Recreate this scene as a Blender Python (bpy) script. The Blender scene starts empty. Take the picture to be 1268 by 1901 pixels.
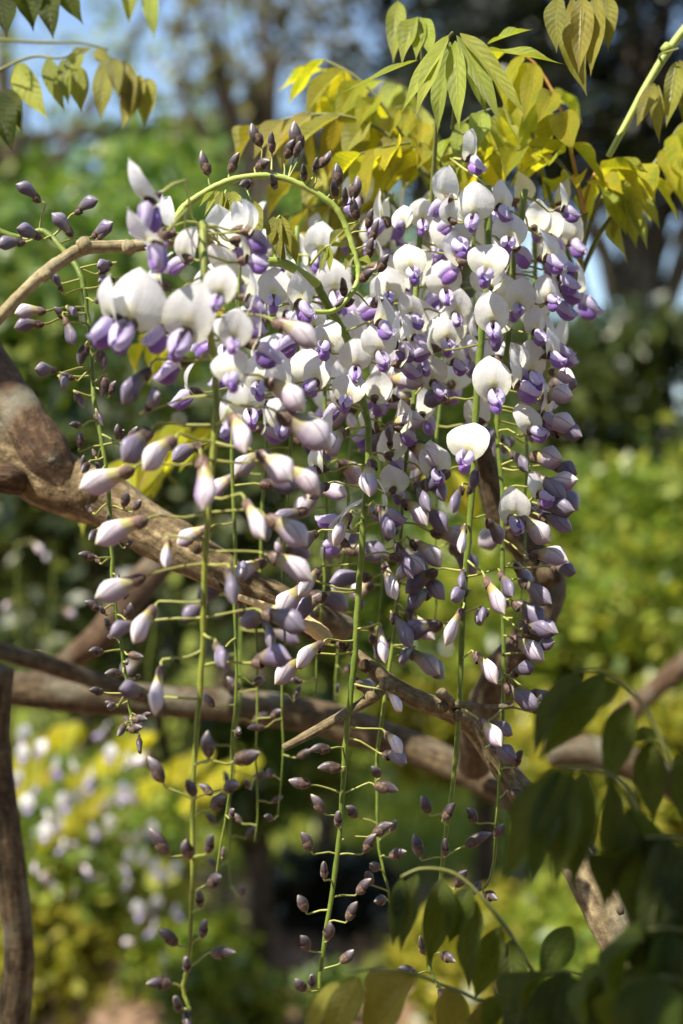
import bpy, math, random
import numpy as np
from mathutils import Vector, Matrix, noise
R = random.Random(7)
sc = bpy.context.scene
COL = sc.collection

# ------------------------------------------------------------------ camera, sky, sun, exposure
CZ = 1.5
K = 36.0 / 50.0
def P(px, py, d):                      # a place in the garden: d metres in front of the lens
    return Vector(((px - 634) / 1901 * K * d, d, CZ - (py - 950.5) / 1901 * K * d))
cam = bpy.data.cameras.new('camera'); cam_o = bpy.data.objects.new('camera', cam); COL.objects.link(cam_o)
cam.sensor_fit = 'VERTICAL'; cam.sensor_height = 36; cam.sensor_width = 24; cam.lens = 50
cam_o.location = (0, 0, CZ); cam_o.rotation_euler = (math.radians(90), 0, 0)
cam.clip_start = 0.02; cam.clip_end = 600
cam.dof.use_dof = True; cam.dof.focus_distance = 0.785; cam.dof.aperture_fstop = 4.6
sc.camera = cam_o
S = Vector((-0.46, -0.40, 0.79)).normalized()          # towards the sun
w = bpy.data.worlds.new('World'); sc.world = w; w.use_nodes = True
nt = w.node_tree; nt.nodes.clear()
sky = nt.nodes.new('ShaderNodeTexSky'); sky.sky_type = 'NISHITA'; sky.sun_disc = False
sky.sun_elevation = math.asin(S.z); sky.sun_rotation = math.atan2(S.x, S.y); sky.dust_density = 1.0
bg = nt.nodes.new('ShaderNodeBackground'); bg.inputs[1].default_value = 0.115
wo = nt.nodes.new('ShaderNodeOutputWorld')
nt.links.new(sky.outputs[0], bg.inputs[0]); nt.links.new(bg.outputs[0], wo.inputs[0])
sun = bpy.data.lights.new('sun', 'SUN'); sun.energy = 5.0; sun.angle = math.radians(0.5); sun.color = (1, 0.93, 0.80)
sun_o = bpy.data.objects.new('sun', sun); COL.objects.link(sun_o)
sun_o.rotation_euler = S.to_track_quat('Z', 'Y').to_euler(); sun_o.location = S * 30
sc.view_settings.view_transform = 'Standard'; sc.view_settings.look = 'None'
sc.view_settings.exposure = 1.1; sc.view_settings.gamma = 1.0; sc.view_settings.use_curve_mapping = False
sc.render.engine = 'CYCLES'; sc.cycles.use_denoising = True
sc.cycles.max_bounces = 8; sc.cycles.transparent_max_bounces = 6; sc.cycles.caustics_reflective = False; sc.cycles.caustics_refractive = False

# ------------------------------------------------------------------ materials
def newmat(name):
    m = bpy.data.materials.new(name); m.use_nodes = True; m.node_tree.nodes.clear(); return m, m.node_tree
class G:
    def __init__(s, t): s.t = t
    def n(s, typ, **kw):
        o = s.t.nodes.new(typ)
        for k, v in kw.items():
            if k.startswith('i_'): o.inputs[k[2:].replace('_', ' ')].default_value = v
            else: setattr(o, k, v)
        return o
    def l(s, a, b): s.t.links.new(a, b)
    def ramp(s, fac, stops, interp='LINEAR'):
        r = s.n('ShaderNodeValToRGB'); r.color_ramp.interpolation = interp
        e = r.color_ramp.elements
        while len(e) < len(stops): e.new(0.5)
        for q, (p, c) in zip(e, stops): q.position = p; q.color = (*c, 1)
        s.l(fac, r.inputs[0]); return r.outputs[0]
    def mix(s, f, a, b, typ='MIX'):
        m = s.n('ShaderNodeMix'); m.data_type = 'RGBA'; m.blend_type = typ
        for sock, v in ((m.inputs[0], f), (m.inputs[6], a), (m.inputs[7], b)):
            if hasattr(v, 'is_output'): s.l(v, sock)
            elif isinstance(v, tuple): sock.default_value = (*v, 1)
            else: sock.default_value = v
        return m.outputs[2]
    def math(s, op, a, b=0.0, clamp=False):
        m = s.n('ShaderNodeMath', operation=op, use_clamp=clamp)
        for sock, v in ((m.inputs[0], a), (m.inputs[1], b)):
            if hasattr(v, 'is_output'): s.l(v, sock)
            else: sock.default_value = v
        return m.outputs[0]
    def maprange(s, v, a, b, c=0.0, d=1.0):
        m = s.n('ShaderNodeMapRange'); s.l(v, m.inputs[0])
        for i, x in enumerate((a, b, c, d)): m.inputs[i + 1].default_value = x
        return m.outputs[0]
    def hsv(s, col, h=None, v=None, sat=None):
        o = s.n('ShaderNodeHueSaturation')
        if hasattr(col, 'is_output'): s.l(col, o.inputs['Color'])
        else: o.inputs['Color'].default_value = (*col, 1)
        for k, x in (('Hue', h), ('Value', v), ('Saturation', sat)):
            if x is not None: s.l(x, o.inputs[k])
        return o.outputs[0]
    def finish(s, color, rough=0.5, transl=0.0, tcol=None, spec=0.4, normal=None, sheen=0.0, coat=0.0):
        p = s.n('ShaderNodeBsdfPrincipled')
        if hasattr(color, 'is_output'): s.l(color, p.inputs['Base Color'])
        else: p.inputs['Base Color'].default_value = (*color, 1)
        if hasattr(rough, 'is_output'): s.l(rough, p.inputs['Roughness'])
        else: p.inputs['Roughness'].default_value = rough
        p.inputs['Specular IOR Level'].default_value = spec
        p.inputs['Sheen Weight'].default_value = sheen
        p.inputs['Coat Weight'].default_value = coat
        if normal is not None: s.l(normal, p.inputs['Normal'])
        out = s.n('ShaderNodeOutputMaterial')
        if transl > 0:
            tr = s.n('ShaderNodeBsdfTranslucent')
            tc = tcol if tcol is not None else color
            if hasattr(tc, 'is_output'): s.l(tc, tr.inputs[0])
            else: tr.inputs[0].default_value = (*tc, 1)
            if normal is not None: s.l(normal, tr.inputs['Normal'])
            mx = s.n('ShaderNodeMixShader'); mx.inputs[0].default_value = transl
            s.l(p.outputs[0], mx.inputs[1]); s.l(tr.outputs[0], mx.inputs[2]); s.l(mx.outputs[0], out.inputs[0])
        else:
            s.l(p.outputs[0], out.inputs[0])

def bump(g, h, strength, dist):
    b = g.n('ShaderNodeBump'); b.inputs['Strength'].default_value = strength; b.inputs['Distance'].default_value = dist
    g.l(h, b.inputs['Height']); return b.outputs[0]

def petal_mat(name, base, tip, blotch=None, transl=0.4, vein=0.5, var=0.12):
    m, t = newmat(name); g = G(t)
    uv = g.n('ShaderNodeUVMap'); sp = g.n('ShaderNodeSeparateXYZ'); g.l(uv.outputs[0], sp.inputs[0])
    u, v = sp.outputs[0], sp.outputs[1]
    info = g.n('ShaderNodeObjectInfo'); rnd = info.outputs['Random']
    col = g.ramp(v, [(0.0, base), (0.45, tip), (1.0, tip)])
    if blotch:
        d = g.math('ABSOLUTE', g.math('SUBTRACT', u, 0.5))
        f = g.math('MULTIPLY', g.maprange(d, 0.0, 0.22, 1, 0), g.maprange(v, 0.06, 0.42, 1, 0))
        col = g.mix(f, col, blotch)
    # fine fan veins
    fan = g.math('DIVIDE', g.math('SUBTRACT', u, 0.5), g.math('ADD', v, 0.35))
    wv = g.math('SINE', g.math('MULTIPLY', fan, 60.0))
    nz = g.n('ShaderNodeTexNoise', i_Scale=9.0, i_Detail=3.0); g.l(uv.outputs[0], nz.inputs['Vector'])
    col = g.mix(g.maprange(nz.outputs[0], 0.45, 0.8, 0, 0.22), col, tuple(c * 0.85 for c in tip))
    edge = g.math('ABSOLUTE', g.math('SUBTRACT', u, 0.5))
    brown = g.math('MULTIPLY', g.maprange(edge, 0.40, 0.5, 0, 1), g.maprange(nz.outputs[0], 0.50, 0.66, 0, 0.6), )
    col = g.mix(brown, col, (0.50, 0.44, 0.30))
    col = g.hsv(col, v=g.maprange(rnd, 0, 1, 1 - var, 1 + var * 0.4), h=g.maprange(g.math('FRACT', g.math('MULTIPLY', rnd, 7.31)), 0, 1, 0.485, 0.51))
    hgt = g.math('ADD', g.math('MULTIPLY', wv, 0.05), g.math('MULTIPLY', nz.outputs[0], 0.8))
    g.finish(col, 0.45, transl, None, 0.35, bump(g, hgt, vein, 0.0006), sheen=0.05)
    return m
M = {}
M['banner'] = petal_mat('banner_petal_white', (0.76, 0.77, 0.56), (0.79, 0.79, 0.82), (0.74, 0.68, 0.22), 0.46, 0.5)
M['wing'] = petal_mat('wing_petal_lilac', (0.78, 0.73, 0.87), (0.67, 0.59, 0.84), None, 0.44, 0.45, 0.30)
M['keel'] = petal_mat('keel_petal_violet', (0.44, 0.32, 0.64), (0.27, 0.14, 0.47), None, 0.25, 0.5, 0.3)

def bud_mat(name, stops, under, tipdark=None):
    m, t = newmat(name); g = G(t)
    uv = g.n('ShaderNodeUVMap'); sp = g.n('ShaderNodeSeparateXYZ'); g.l(uv.outputs[0], sp.inputs[0])
    u, v = sp.outputs[0], sp.outputs[1]
    rnd = g.n('ShaderNodeObjectInfo').outputs['Random']
    nz = g.n('ShaderNodeTexNoise', i_Scale=6.0, i_Detail=4.0); g.l(uv.outputs[0], nz.inputs['Vector'])
    v2 = g.math('ADD', v, g.math('MULTIPLY', g.math('SUBTRACT', nz.outputs[0], 0.5), 0.30))
    col = g.ramp(v2, stops)
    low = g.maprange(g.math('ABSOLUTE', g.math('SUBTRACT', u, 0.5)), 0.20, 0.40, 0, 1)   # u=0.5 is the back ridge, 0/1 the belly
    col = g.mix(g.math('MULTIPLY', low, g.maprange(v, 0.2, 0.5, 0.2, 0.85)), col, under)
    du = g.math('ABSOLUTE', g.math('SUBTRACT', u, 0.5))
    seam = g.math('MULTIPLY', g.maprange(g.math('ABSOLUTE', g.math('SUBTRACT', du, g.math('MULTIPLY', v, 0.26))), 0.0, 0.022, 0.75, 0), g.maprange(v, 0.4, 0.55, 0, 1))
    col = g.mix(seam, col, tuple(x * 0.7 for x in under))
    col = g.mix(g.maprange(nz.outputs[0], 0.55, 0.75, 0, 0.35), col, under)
    col = g.hsv(col, v=g.maprange(rnd, 0, 1, 0.72, 1.05), sat=g.maprange(g.math('FRACT', g.math('MULTIPLY', rnd, 5.7)), 0, 1, 0.8, 1.15))
    st = g.math('SINE', g.math('MULTIPLY', u, 120.0))
    g.finish(col, 0.42, 0.12, None, 0.4, bump(g, nz.outputs[0], 0.5, 0.0006), sheen=0.0)
    return m
M['bean'] = bud_mat('half_open_lilac', [(0.0, (0.20, 0.12, 0.11)), (0.20, (0.26, 0.16, 0.13)), (0.28, (0.44, 0.36, 0.13)), (0.40, (0.56, 0.50, 0.24)), (0.46, (0.66, 0.59, 0.62)), (0.8, (0.72, 0.65, 0.74)), (0.95, (0.80, 0.72, 0.66)), (1.0, (0.74, 0.64, 0.40))], (0.22, 0.13, 0.29))
M['bean_dark'] = bud_mat('half_open_slate', [(0.0, (0.06, 0.04, 0.04)), (0.25, (0.10, 0.068, 0.065)), (0.30, (0.20, 0.17, 0.08)), (0.44, (0.19, 0.16, 0.23)), (0.8, (0.25, 0.22, 0.32)), (1.0, (0.30, 0.25, 0.28))], (0.085, 0.06, 0.11))
M['bud'] = bud_mat('closed_bud', [(0.0, (0.045, 0.030, 0.024)), (0.4, (0.075, 0.052, 0.045)), (0.58, (0.105, 0.082, 0.095)), (0.85, (0.21, 0.175, 0.20)), (1.0, (0.46, 0.43, 0.33))], (0.055, 0.040, 0.042))

def calyx_mat():
    m, t = newmat('calyx_downy'); g = G(t)
    co = g.n('ShaderNodeTexCoord'); nz = g.n('ShaderNodeTexNoise', i_Scale=500.0, i_Detail=4.0); g.l(co.outputs['Object'], nz.inputs['Vector'])
    rnd = g.n('ShaderNodeObjectInfo').outputs['Random']
    col = g.ramp(nz.outputs[0], [(0.3, (0.045, 0.026, 0.022)), (0.55, (0.10, 0.058, 0.045)), (0.75, (0.20, 0.15, 0.07))])
    col = g.hsv(col, v=g.maprange(rnd, 0, 1, 0.7, 1.25))
    g.finish(col, 0.6, 0.0, spec=0.3, normal=bump(g, nz.outputs[0], 0.6, 0.0008), sheen=0.08)
    return m
M['calyx'] = calyx_mat()

def stem_mat(name, a, b, c=None):
    m, t = newmat(name); g = G(t)
    co = g.n('ShaderNodeTexCoord'); nz = g.n('ShaderNodeTexNoise', i_Scale=260.0, i_Detail=4.0); g.l(co.outputs['Object'], nz.inputs['Vector'])
    n2 = g.n('ShaderNodeTexNoise', i_Scale=28.0, i_Detail=2.0); g.l(co.outputs['Object'], n2.inputs['Vector'])
    f = g.math('ADD', g.math('MULTIPLY', nz.outputs[0], 0.4), g.math('MULTIPLY', n2.outputs[0], 0.6))
    st = [(0.35, a), (0.62, b)]
    if c: st.append((0.72, c))
    g.finish(g.ramp(f, st), 0.5, 0.0, spec=0.4, normal=bump(g, nz.outputs[0], 0.5, 0.0006), sheen=0.04)
    return m
M['stalk'] = stem_mat('raceme_stalk', (0.075, 0.125, 0.012), (0.17, 0.22, 0.028))
M['pedicel'] = stem_mat('pedicel_green', (0.20, 0.23, 0.045), (0.33, 0.33, 0.085), (0.26, 0.18, 0.07))
M['shoot'] = stem_mat('green_shoot', (0.24, 0.33, 0.05), (0.36, 0.42, 0.10))
M['olive_stalk'] = stem_mat('raceme_stalk_olive', (0.12, 0.15, 0.015), (0.24, 0.26, 0.035))
M['red_stalk'] = stem_mat('leaf_stalk_reddish', (0.34, 0.17, 0.045), (0.46, 0.25, 0.07))
M['dark_stalk'] = stem_mat('leaf_stalk_green', (0.10, 0.12, 0.025), (0.17, 0.17, 0.04))

def bark_mat(name, a, b, c, scale=60.0, dist=0.004):
    m, t = newmat(name); g = G(t)
    co = g.n('ShaderNodeTexCoord')
    uv = g.n('ShaderNodeUVMap'); mp = g.n('ShaderNodeMapping'); g.l(uv.outputs[0], mp.inputs[0]); mp.inputs['Scale'].default_value = (16, 30, 1)
    st = g.n('ShaderNodeTexNoise', i_Scale=1.0, i_Detail=5.0, i_Roughness=0.65); g.l(mp.outputs[0], st.inputs['Vector'])
    nz = g.n('ShaderNodeTexNoise', i_Scale=scale, i_Detail=8.0, i_Roughness=0.65); g.l(co.outputs['Object'], nz.inputs['Vector'])
    big = g.n('ShaderNodeTexNoise', i_Scale=scale * 0.2, i_Detail=3.0); g.l(co.outputs['Object'], big.inputs['Vector'])
    vo = g.n('ShaderNodeTexVoronoi', i_Scale=scale * 2.2); vo.feature = 'F1'; g.l(co.outputs['Object'], vo.inputs['Vector'])
    f = g.math('ADD', g.math('MULTIPLY', nz.outputs[0], 0.5), g.math('MULTIPLY', st.outputs[0], 0.5))
    col = g.ramp(f, [(0.34, a), (0.50, b), (0.66, c)])
    col = g.mix(g.maprange(big.outputs[0], 0.52, 0.72, 0, 0.55), col, (0.20, 0.20, 0.15))     # lichen tint
    lent = g.maprange(vo.outputs['Distance'], 0.0, 0.16, 0.7, 0)
    col = g.mix(lent, col, tuple(x * 1.5 for x in c))
    h = g.math('ADD', f, g.math('MULTIPLY', lent, 0.25))
    g.finish(col, 0.85, 0.0, spec=0.2, normal=bump(g, h, 0.9, dist))
    return m
M['bark'] = bark_mat('bark_brown', (0.022, 0.015, 0.009), (0.072, 0.050, 0.028), (0.18, 0.135, 0.075), 150, 0.004)
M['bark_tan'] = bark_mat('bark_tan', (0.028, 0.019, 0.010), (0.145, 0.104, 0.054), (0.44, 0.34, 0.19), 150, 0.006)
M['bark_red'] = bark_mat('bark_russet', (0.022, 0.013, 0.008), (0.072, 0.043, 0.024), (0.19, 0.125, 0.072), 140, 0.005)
M['twig'] = bark_mat('twig_bark', (0.06, 0.042, 0.024), (0.17, 0.13, 0.070), (0.36, 0.29, 0.17), 230, 0.002)
M['twig_pale'] = bark_mat('twig_bark_pale', (0.10, 0.075, 0.04), (0.27, 0.22, 0.12), (0.46, 0.40, 0.24), 230, 0.002)
M['tree_bark'] = bark_mat('tree_bark', (0.03, 0.021, 0.014), (0.07, 0.05, 0.033), (0.13, 0.095, 0.06), 9, 0.03)
M['wood'] = bark_mat('bare_split_wood', (0.42, 0.28, 0.12), (0.62, 0.45, 0.22), (0.74, 0.58, 0.34), 160, 0.0015)

def leaf_mat(name, a, b, vein, transl=0.35, tcol=None, rough=0.36, spec=0.5, blot=None):
    m, t = newmat(name); g = G(t)
    uv = g.n('ShaderNodeUVMap'); sp = g.n('ShaderNodeSeparateXYZ'); g.l(uv.outputs[0], sp.inputs[0])
    u, v = sp.outputs[0], sp.outputs[1]
    rnd = g.n('ShaderNodeObjectInfo').outputs['Random']
    d = g.math('ABSOLUTE', g.math('SUBTRACT', u, 0.5))
    nz = g.n('ShaderNodeTexNoise', i_Scale=7.0, i_Detail=5.0); g.l(uv.outputs[0], nz.inputs['Vector'])
    pin = g.math('SINE', g.math('MULTIPLY', g.math('SUBTRACT', v, g.math('MULTIPLY', d, 0.42)), 62.0))
    vn = g.maprange(pin, 0.88, 1.0, 0, 1)
    mid = g.maprange(d, 0.0, 0.035, 1, 0)
    va = g.math('MAXIMUM', g.math('MULTIPLY', vn, 0.55), mid)
    f = g.math('ADD', g.math('MULTIPLY', nz.outputs[0], 0.75), g.math('MULTIPLY', rnd, 0.3))
    col = g.ramp(f, [(0.28, a), (0.75, b)])
    if blot:
        n2 = g.n('ShaderNodeTexNoise', i_Scale=2.6, i_Detail=3.0); g.l(uv.outputs[0], n2.inputs['Vector'])
        col = g.mix(g.maprange(n2.outputs[0], 0.48, 0.62, 0, 0.75), col, blot)
    col = g.mix(g.math('MULTIPLY', va, 0.32), col, vein)
    col = g.hsv(col, v=g.maprange(g.math('FRACT', g.math('MULTIPLY', rnd, 9.7)), 0, 1, 0.8, 1.15), h=g.maprange(g.math('FRACT', g.math('MULTIPLY', rnd, 3.3)), 0, 1, 0.485, 0.512))
    fine = g.n('ShaderNodeTexNoise', i_Scale=60.0, i_Detail=3.0); g.l(uv.outputs[0], fine.inputs['Vector'])
    h = g.math('ADD', g.math('MULTIPLY', pin, 0.12), g.math('ADD', g.math('MULTIPLY', mid, -0.7), g.math('MULTIPLY', fine.outputs[0], 0.9)))
    tc = g.mix(1.0, col, tcol, 'MULTIPLY') if tcol else None
    g.finish(col, rough, transl, tc, spec, bump(g, h, 0.8, 0.0012), sheen=0.0)
    return m
M['leaf_young'] = leaf_mat('leaflet_young_green', (0.25, 0.31, 0.035), (0.41, 0.44, 0.065), (0.50, 0.52, 0.16), 0.42, (1.3, 1.25, 0.6), 0.33, 0.6)
M['leaf_yellow'] = leaf_mat('leaflet_yellow', (0.36, 0.38, 0.02), (0.54, 0.50, 0.03), (0.58, 0.54, 0.10), 0.64, (1.5, 1.4, 0.7), 0.4, 0.45, (0.28, 0.36, 0.03))  # glow of light from behind is put into the yellow base colour
M['leaf_bronze'] = leaf_mat('leaflet_bronze', (0.22, 0.22, 0.028), (0.33, 0.31, 0.045), (0.42, 0.40, 0.10), 0.40, (1.3, 1.1, 0.5), 0.33, 0.55)
M['leaf_green'] = leaf_mat('leaflet_deep_green', (0.040, 0.065, 0.007), (0.085, 0.110, 0.012), (0.12, 0.14, 0.03), 0.42, (1.8, 1.7, 0.5), 0.42, 0.34)

def foliage_mat(name, stops, transl=0.35, rough=0.5, boost=1.3):
    m, t = newmat(name); g = G(t)
    geo = g.n('ShaderNodeNewGeometry')
    co = g.n('ShaderNodeTexCoord'); nz = g.n('ShaderNodeTexNoise', i_Scale=1.7, i_Detail=2.0); g.l(co.outputs['Object'], nz.inputs['Vector'])
    f = g.math('ADD', g.math('MULTIPLY', geo.outputs['Random Per Island'], 0.65), g.math('MULTIPLY', nz.outputs[0], 0.5))
    col = g.ramp(f, stops)
    tc = g.mix(1.0, col, (boost, boost, 0.6), 'MULTIPLY')
    g.finish(col, 0.34, transl, tc, 0.5)
    return m
M['fol_mid'] = foliage_mat('foliage_mid', [(0.15, (0.03, 0.062, 0.010)), (0.6, (0.085, 0.145, 0.018)), (0.95, (0.24, 0.28, 0.045))])
M['fol_bright'] = foliage_mat('foliage_bright', [(0.20, (0.05, 0.10, 0.014)), (0.58, (0.17, 0.24, 0.028)), (0.95, (0.44, 0.44, 0.07))], 0.45)
M['fol_yellow'] = foliage_mat('foliage_yellow', [(0.20, (0.08, 0.11, 0.012)), (0.58, (0.26, 0.26, 0.024)), (0.95, (0.54, 0.46, 0.07))], 0.5)
M['fol_fresh'] = foliage_mat('foliage_fresh', [(0.20, (0.03, 0.075, 0.012)), (0.6, (0.10, 0.19, 0.028)), (0.95, (0.30, 0.38, 0.09))], 0.42)
M['fol_dark'] = foliage_mat('foliage_dark', [(0.15, (0.012, 0.020, 0.005)), (0.6, (0.032, 0.052, 0.009)), (0.95, (0.11, 0.125, 0.02))], 0.25)
M['fol_conifer'] = foliage_mat('foliage_conifer', [(0.15, (0.006, 0.011, 0.007)), (0.6, (0.014, 0.022, 0.012)), (0.95, (0.04, 0.036, 0.018))], 0.12)  # near-black base: the shade on this foliage is put into its colour
M['fol_brown'] = foliage_mat('foliage_brownish', [(0.15, (0.05, 0.05, 0.016)), (0.6, (0.12, 0.11, 0.03)), (0.95, (0.22, 0.17, 0.06))], 0.3)
M['fol_pale'] = foliage_mat('foliage_pale', [(0.15, (0.10, 0.15, 0.04)), (0.6, (0.20, 0.26, 0.07)), (0.95, (0.32, 0.36, 0.14))], 0.4)
M['litter'] = foliage_mat('leaf_litter', [(0.15, (0.14, 0.085, 0.05)), (0.6, (0.34, 0.21, 0.13)), (0.95, (0.50, 0.36, 0.22))], 0.15)

def ground_mat():
    m, t = newmat('ground_soil_and_grass'); g = G(t)
    co = g.n('ShaderNodeTexCoord'); n1 = g.n('ShaderNodeTexNoise', i_Scale=2.2, i_Detail=8.0); g.l(co.outputs['Object'], n1.inputs['Vector'])
    n2 = g.n('ShaderNodeTexNoise', i_Scale=40.0, i_Detail=6.0); g.l(co.outputs['Object'], n2.inputs['Vector'])
    sp = g.n('ShaderNodeSeparateXYZ'); g.l(co.outputs['Object'], sp.inputs[0])
    soil = g.ramp(n2.outputs[0], [(0.3, (0.09, 0.058, 0.040)), (0.55, (0.27, 0.175, 0.115)), (0.75, (0.42, 0.29, 0.19))])
    gr = g.ramp(n2.outputs[0], [(0.3, (0.10, 0.14, 0.02)), (0.7, (0.26, 0.28, 0.035))])
    f = g.math('ADD', g.maprange(sp.outputs[1], 5.2, 6.4, 0, 1), g.math('MULTIPLY', g.math('SUBTRACT', n1.outputs[0], 0.5), 1.2), True)
    g.finish(g.mix(f, soil, gr), 0.9, 0, spec=0.15, normal=bump(g, n2.outputs[0], 0.8, 0.03))
    return m
M['ground'] = ground_mat()
M['grass'] = foliage_mat('grass_blades', [(0.15, (0.10, 0.15, 0.02)), (0.6, (0.22, 0.27, 0.03)), (0.95, (0.38, 0.37, 0.05))], 0.4)

# ------------------------------------------------------------------ helpers
def mesh(name, V, F, mat, uv=None, smooth=True):
    me = bpy.data.meshes.new(name)
    me.from_pydata([tuple(v) for v in V], [], F); me.materials.append(mat)
    if uv is not None:
        ul = me.uv_layers.new(name='UVMap')
        li = np.zeros(len(me.loops), dtype=np.int32); me.loops.foreach_get('vertex_index', li)
        ul.data.foreach_set('uv', np.asarray(uv, dtype=np.float32)[li].ravel())
    if smooth: me.polygons.foreach_set('use_smooth', [True] * len(me.polygons))
    return me
def big_mesh(name, V, quads, mat):       # V (n,3) array, quads (m,4) array
    me = bpy.data.meshes.new(name); V = np.asarray(V, np.float32); q = np.asarray(quads, np.int32)
    me.vertices.add(len(V)); me.vertices.foreach_set('co', V.ravel())
    me.loops.add(q.size); me.loops.foreach_set('vertex_index', q.ravel())
    me.polygons.add(len(q)); me.polygons.foreach_set('loop_start', np.arange(0, q.size, q.shape[1], dtype=np.int32))
    me.update(calc_edges=True); me.materials.append(mat); return me
def ob(name, data, parent=None, mtx=None):
    o = bpy.data.objects.new(name, data); COL.objects.link(o)
    if parent is not None: o.parent = parent
    if mtx is not None: o.matrix_basis = mtx
    return o
def thing(name, label, cat, loc, group=None):
    o = bpy.data.objects.new(name, None); COL.objects.link(o); o.location = loc; o.empty_display_size = 0.02
    o['label'] = label; o['category'] = cat
    if group: o['group'] = group
    return o
def tag(o, label, cat, group=None):
    o['label'] = label; o['category'] = cat
    if group: o['group'] = group
    return o
def spline(pts, rad, n):
    """Catmull-Rom resample of points and radii"""
    pts = [Vector(p) for p in pts]; m = len(pts)
    if m == 2: pts = [pts[0], pts[0].lerp(pts[1], .5), pts[1]]; rad = [rad[0], (rad[0] + rad[1]) / 2, rad[1]]; m = 3
    out, ro = [], []
    for k in range(n):
        t = k / (n - 1) * (m - 1); i = min(int(t), m - 2); f = t - i
        p0, p1, p2, p3 = pts[max(i - 1, 0)], pts[i], pts[i + 1], pts[min(i + 2, m - 1)]
        out.append(0.5 * ((2 * p1) + (p2 - p0) * f + (2 * p0 - 5 * p1 + 4 * p2 - p3) * f * f + (3 * p1 - p0 - 3 * p2 + p3) * f ** 3))
        ro.append(rad[i] * (1 - f) + rad[i + 1] * f)
    return out, ro
def tube(pts, rad, sides=6, cap=True, rough=0.0, fs=40.0, seed=0):
    V, F, U = [], [], []
    n = len(pts); nrm = None; L = 0
    for i, p in enumerate(pts):
        t = (pts[min(i + 1, n - 1)] - pts[max(i - 1, 0)]).normalized()
        if nrm is None: nrm = t.orthogonal().normalized()
        nrm = (nrm - t * nrm.dot(t)).normalized(); b = t.cross(nrm)
        if i: L += (p - pts[i - 1]).length
        for k in range(sides + 1):
            a = 2 * math.pi * (k % sides) / sides; dr = nrm * math.cos(a) + b * math.sin(a)
            r = rad[i]
            if rough: r *= 1 + rough * noise.fractal((p + dr * r) * fs + Vector((seed, 0, 0)), 1.0, 2.0, 3)
            V.append(p + dr * r); U.append((k / sides, L))
        if i:
            a0 = (i - 1) * (sides + 1); a1 = i * (sides + 1)
            for k in range(sides): F.append((a0 + k, a0 + k + 1, a1 + k + 1, a1 + k))
    if cap:
        for e, i in ((0, 0), (1, n - 1)):
            c = len(V); V.append(pts[i] + (pts[i] - pts[1 if e == 0 else n - 2]).normalized() * rad[i] * 0.35); U.append((0.5, 0 if e == 0 else L))
            for k in range(sides):
                q = i * (sides + 1) + k
                F.append((c, q + 1, q) if e == 0 else (c, q, q + 1))
    return V, F, U
def frame(fwd, up):
    x = fwd.normalized(); z = (up - x * up.dot(x))
    if z.length < 1e-4: z = x.orthogonal()
    z.normalize(); y = z.cross(x)
    return Matrix((x, y, z)).transposed()
def M4(loc, rot3, s=(1, 1, 1)):
    if isinstance(s, (int, float)): s = (s, s, s)
    return Matrix.Translation(loc) @ rot3.to_4x4() @ Matrix.Diagonal((*s, 1))
def interp(xs, ys, x): return float(np.interp(x, xs, ys))

# ------------------------------------------------------------------ flower templates (millimetres -> metres)
def grid_mesh(name, fn, nu, nv, mat):
    V, F, U = [], [], []
    for j in range(nv + 1):
        for i in range(nu + 1):
            u, v = i / nu * 2 - 1, j / nv
            p = fn(u, v); V.append((p[0] * 1e-3, p[1] * 1e-3, p[2] * 1e-3)); U.append(((u + 1) / 2, v))
    for j in range(nv):
        for i in range(nu):
            a = j * (nu + 1) + i; F.append((a, a + 1, a + nu + 2, a + nu + 1))
    return mesh(name, V, F, mat, U)
def banner(k):
    rr = random.Random(100 + k)
    W = rr.uniform(10.2, 11.8); H = rr.uniform(18.5, 21.5); fold = [0.2, 1.0, -1.0, 1.8, 3.4, 0.5, 5.0, 2.4, -0.4, 6.5, 1.4, -2.0, 4.2, 0.8][k]
    bend = rr.uniform(-3, 4.5); tw = rr.uniform(-1.6, 1.6); asy = rr.uniform(-0.12, 0.12); ph = rr.uniform(0, 6)
    cup = rr.uniform(-1.5, 2.5)
    def f(u, v):
        wv = interp([0, .05, .15, .30, .45, .60, .75, .87, .95, 1], [.28, .60, .88, 1.0, .99, .89, .68, .41, .19, .01], v)
        y = W * wv * u * (1 + asy * u)
        z = H * v - 3.4 * abs(u) ** 1.5 * max(0, 1 - v * 2.6) + 0.8 * math.sin(ph + 3 * u) * (1 - v)
        q = abs(u) * wv
        x = 7 + 2.2 * math.sin(v * math.pi * 0.9) - bend * v * v - fold * q ** 1.25 + cup * q ** 3 * v + tw * u * v \
            + 0.9 * math.exp(-(u / 0.12) ** 2) * (1 - v) + 0.9 * math.sin(5.0 * u + 4 * v + ph) * q ** 2 + 0.5 * math.sin(11 * v + ph + 6 * u) * q ** 3
        if v < .15: x -= (0.15 - v) / 0.15 * 3
        return x, y, z
    return grid_mesh('banner_petal', f, 12, 11, M['banner'])
BANNERS = [banner(k) for k in range(14)]
def wing(side, k):
    rr = random.Random(200 + k); op = rr.uniform(-0.3, 1.1); dr = rr.uniform(-1.2, 1.5); L = rr.uniform(11.5, 14)
    def f(u, v):
        wv = interp([0, .12, .35, .6, .85, 1], [.18, .38, .80, 1, .72, .10], v)
        a = u * 1.25                          # angle round the pouch
        rad = 5.3 * wv
        y = side * (0.12 + rad * math.cos(a) * (0.86) + op * v * v * max(0, math.cos(a)))
        z = -1.2 - 6.0 * v ** 1.2 - dr * v + rad * 1.02 * math.sin(a)
        x = 5 + L * v - 1.6 * math.sin(a) * v + 0.5 * math.sin(6 * u) * v
        return x, y, z
    return grid_mesh('wing_petal', f, 7, 8, M['wing'])
WINGS = [(wing(1, k), wing(-1, k + 20)) for k in range(5)]
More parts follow.
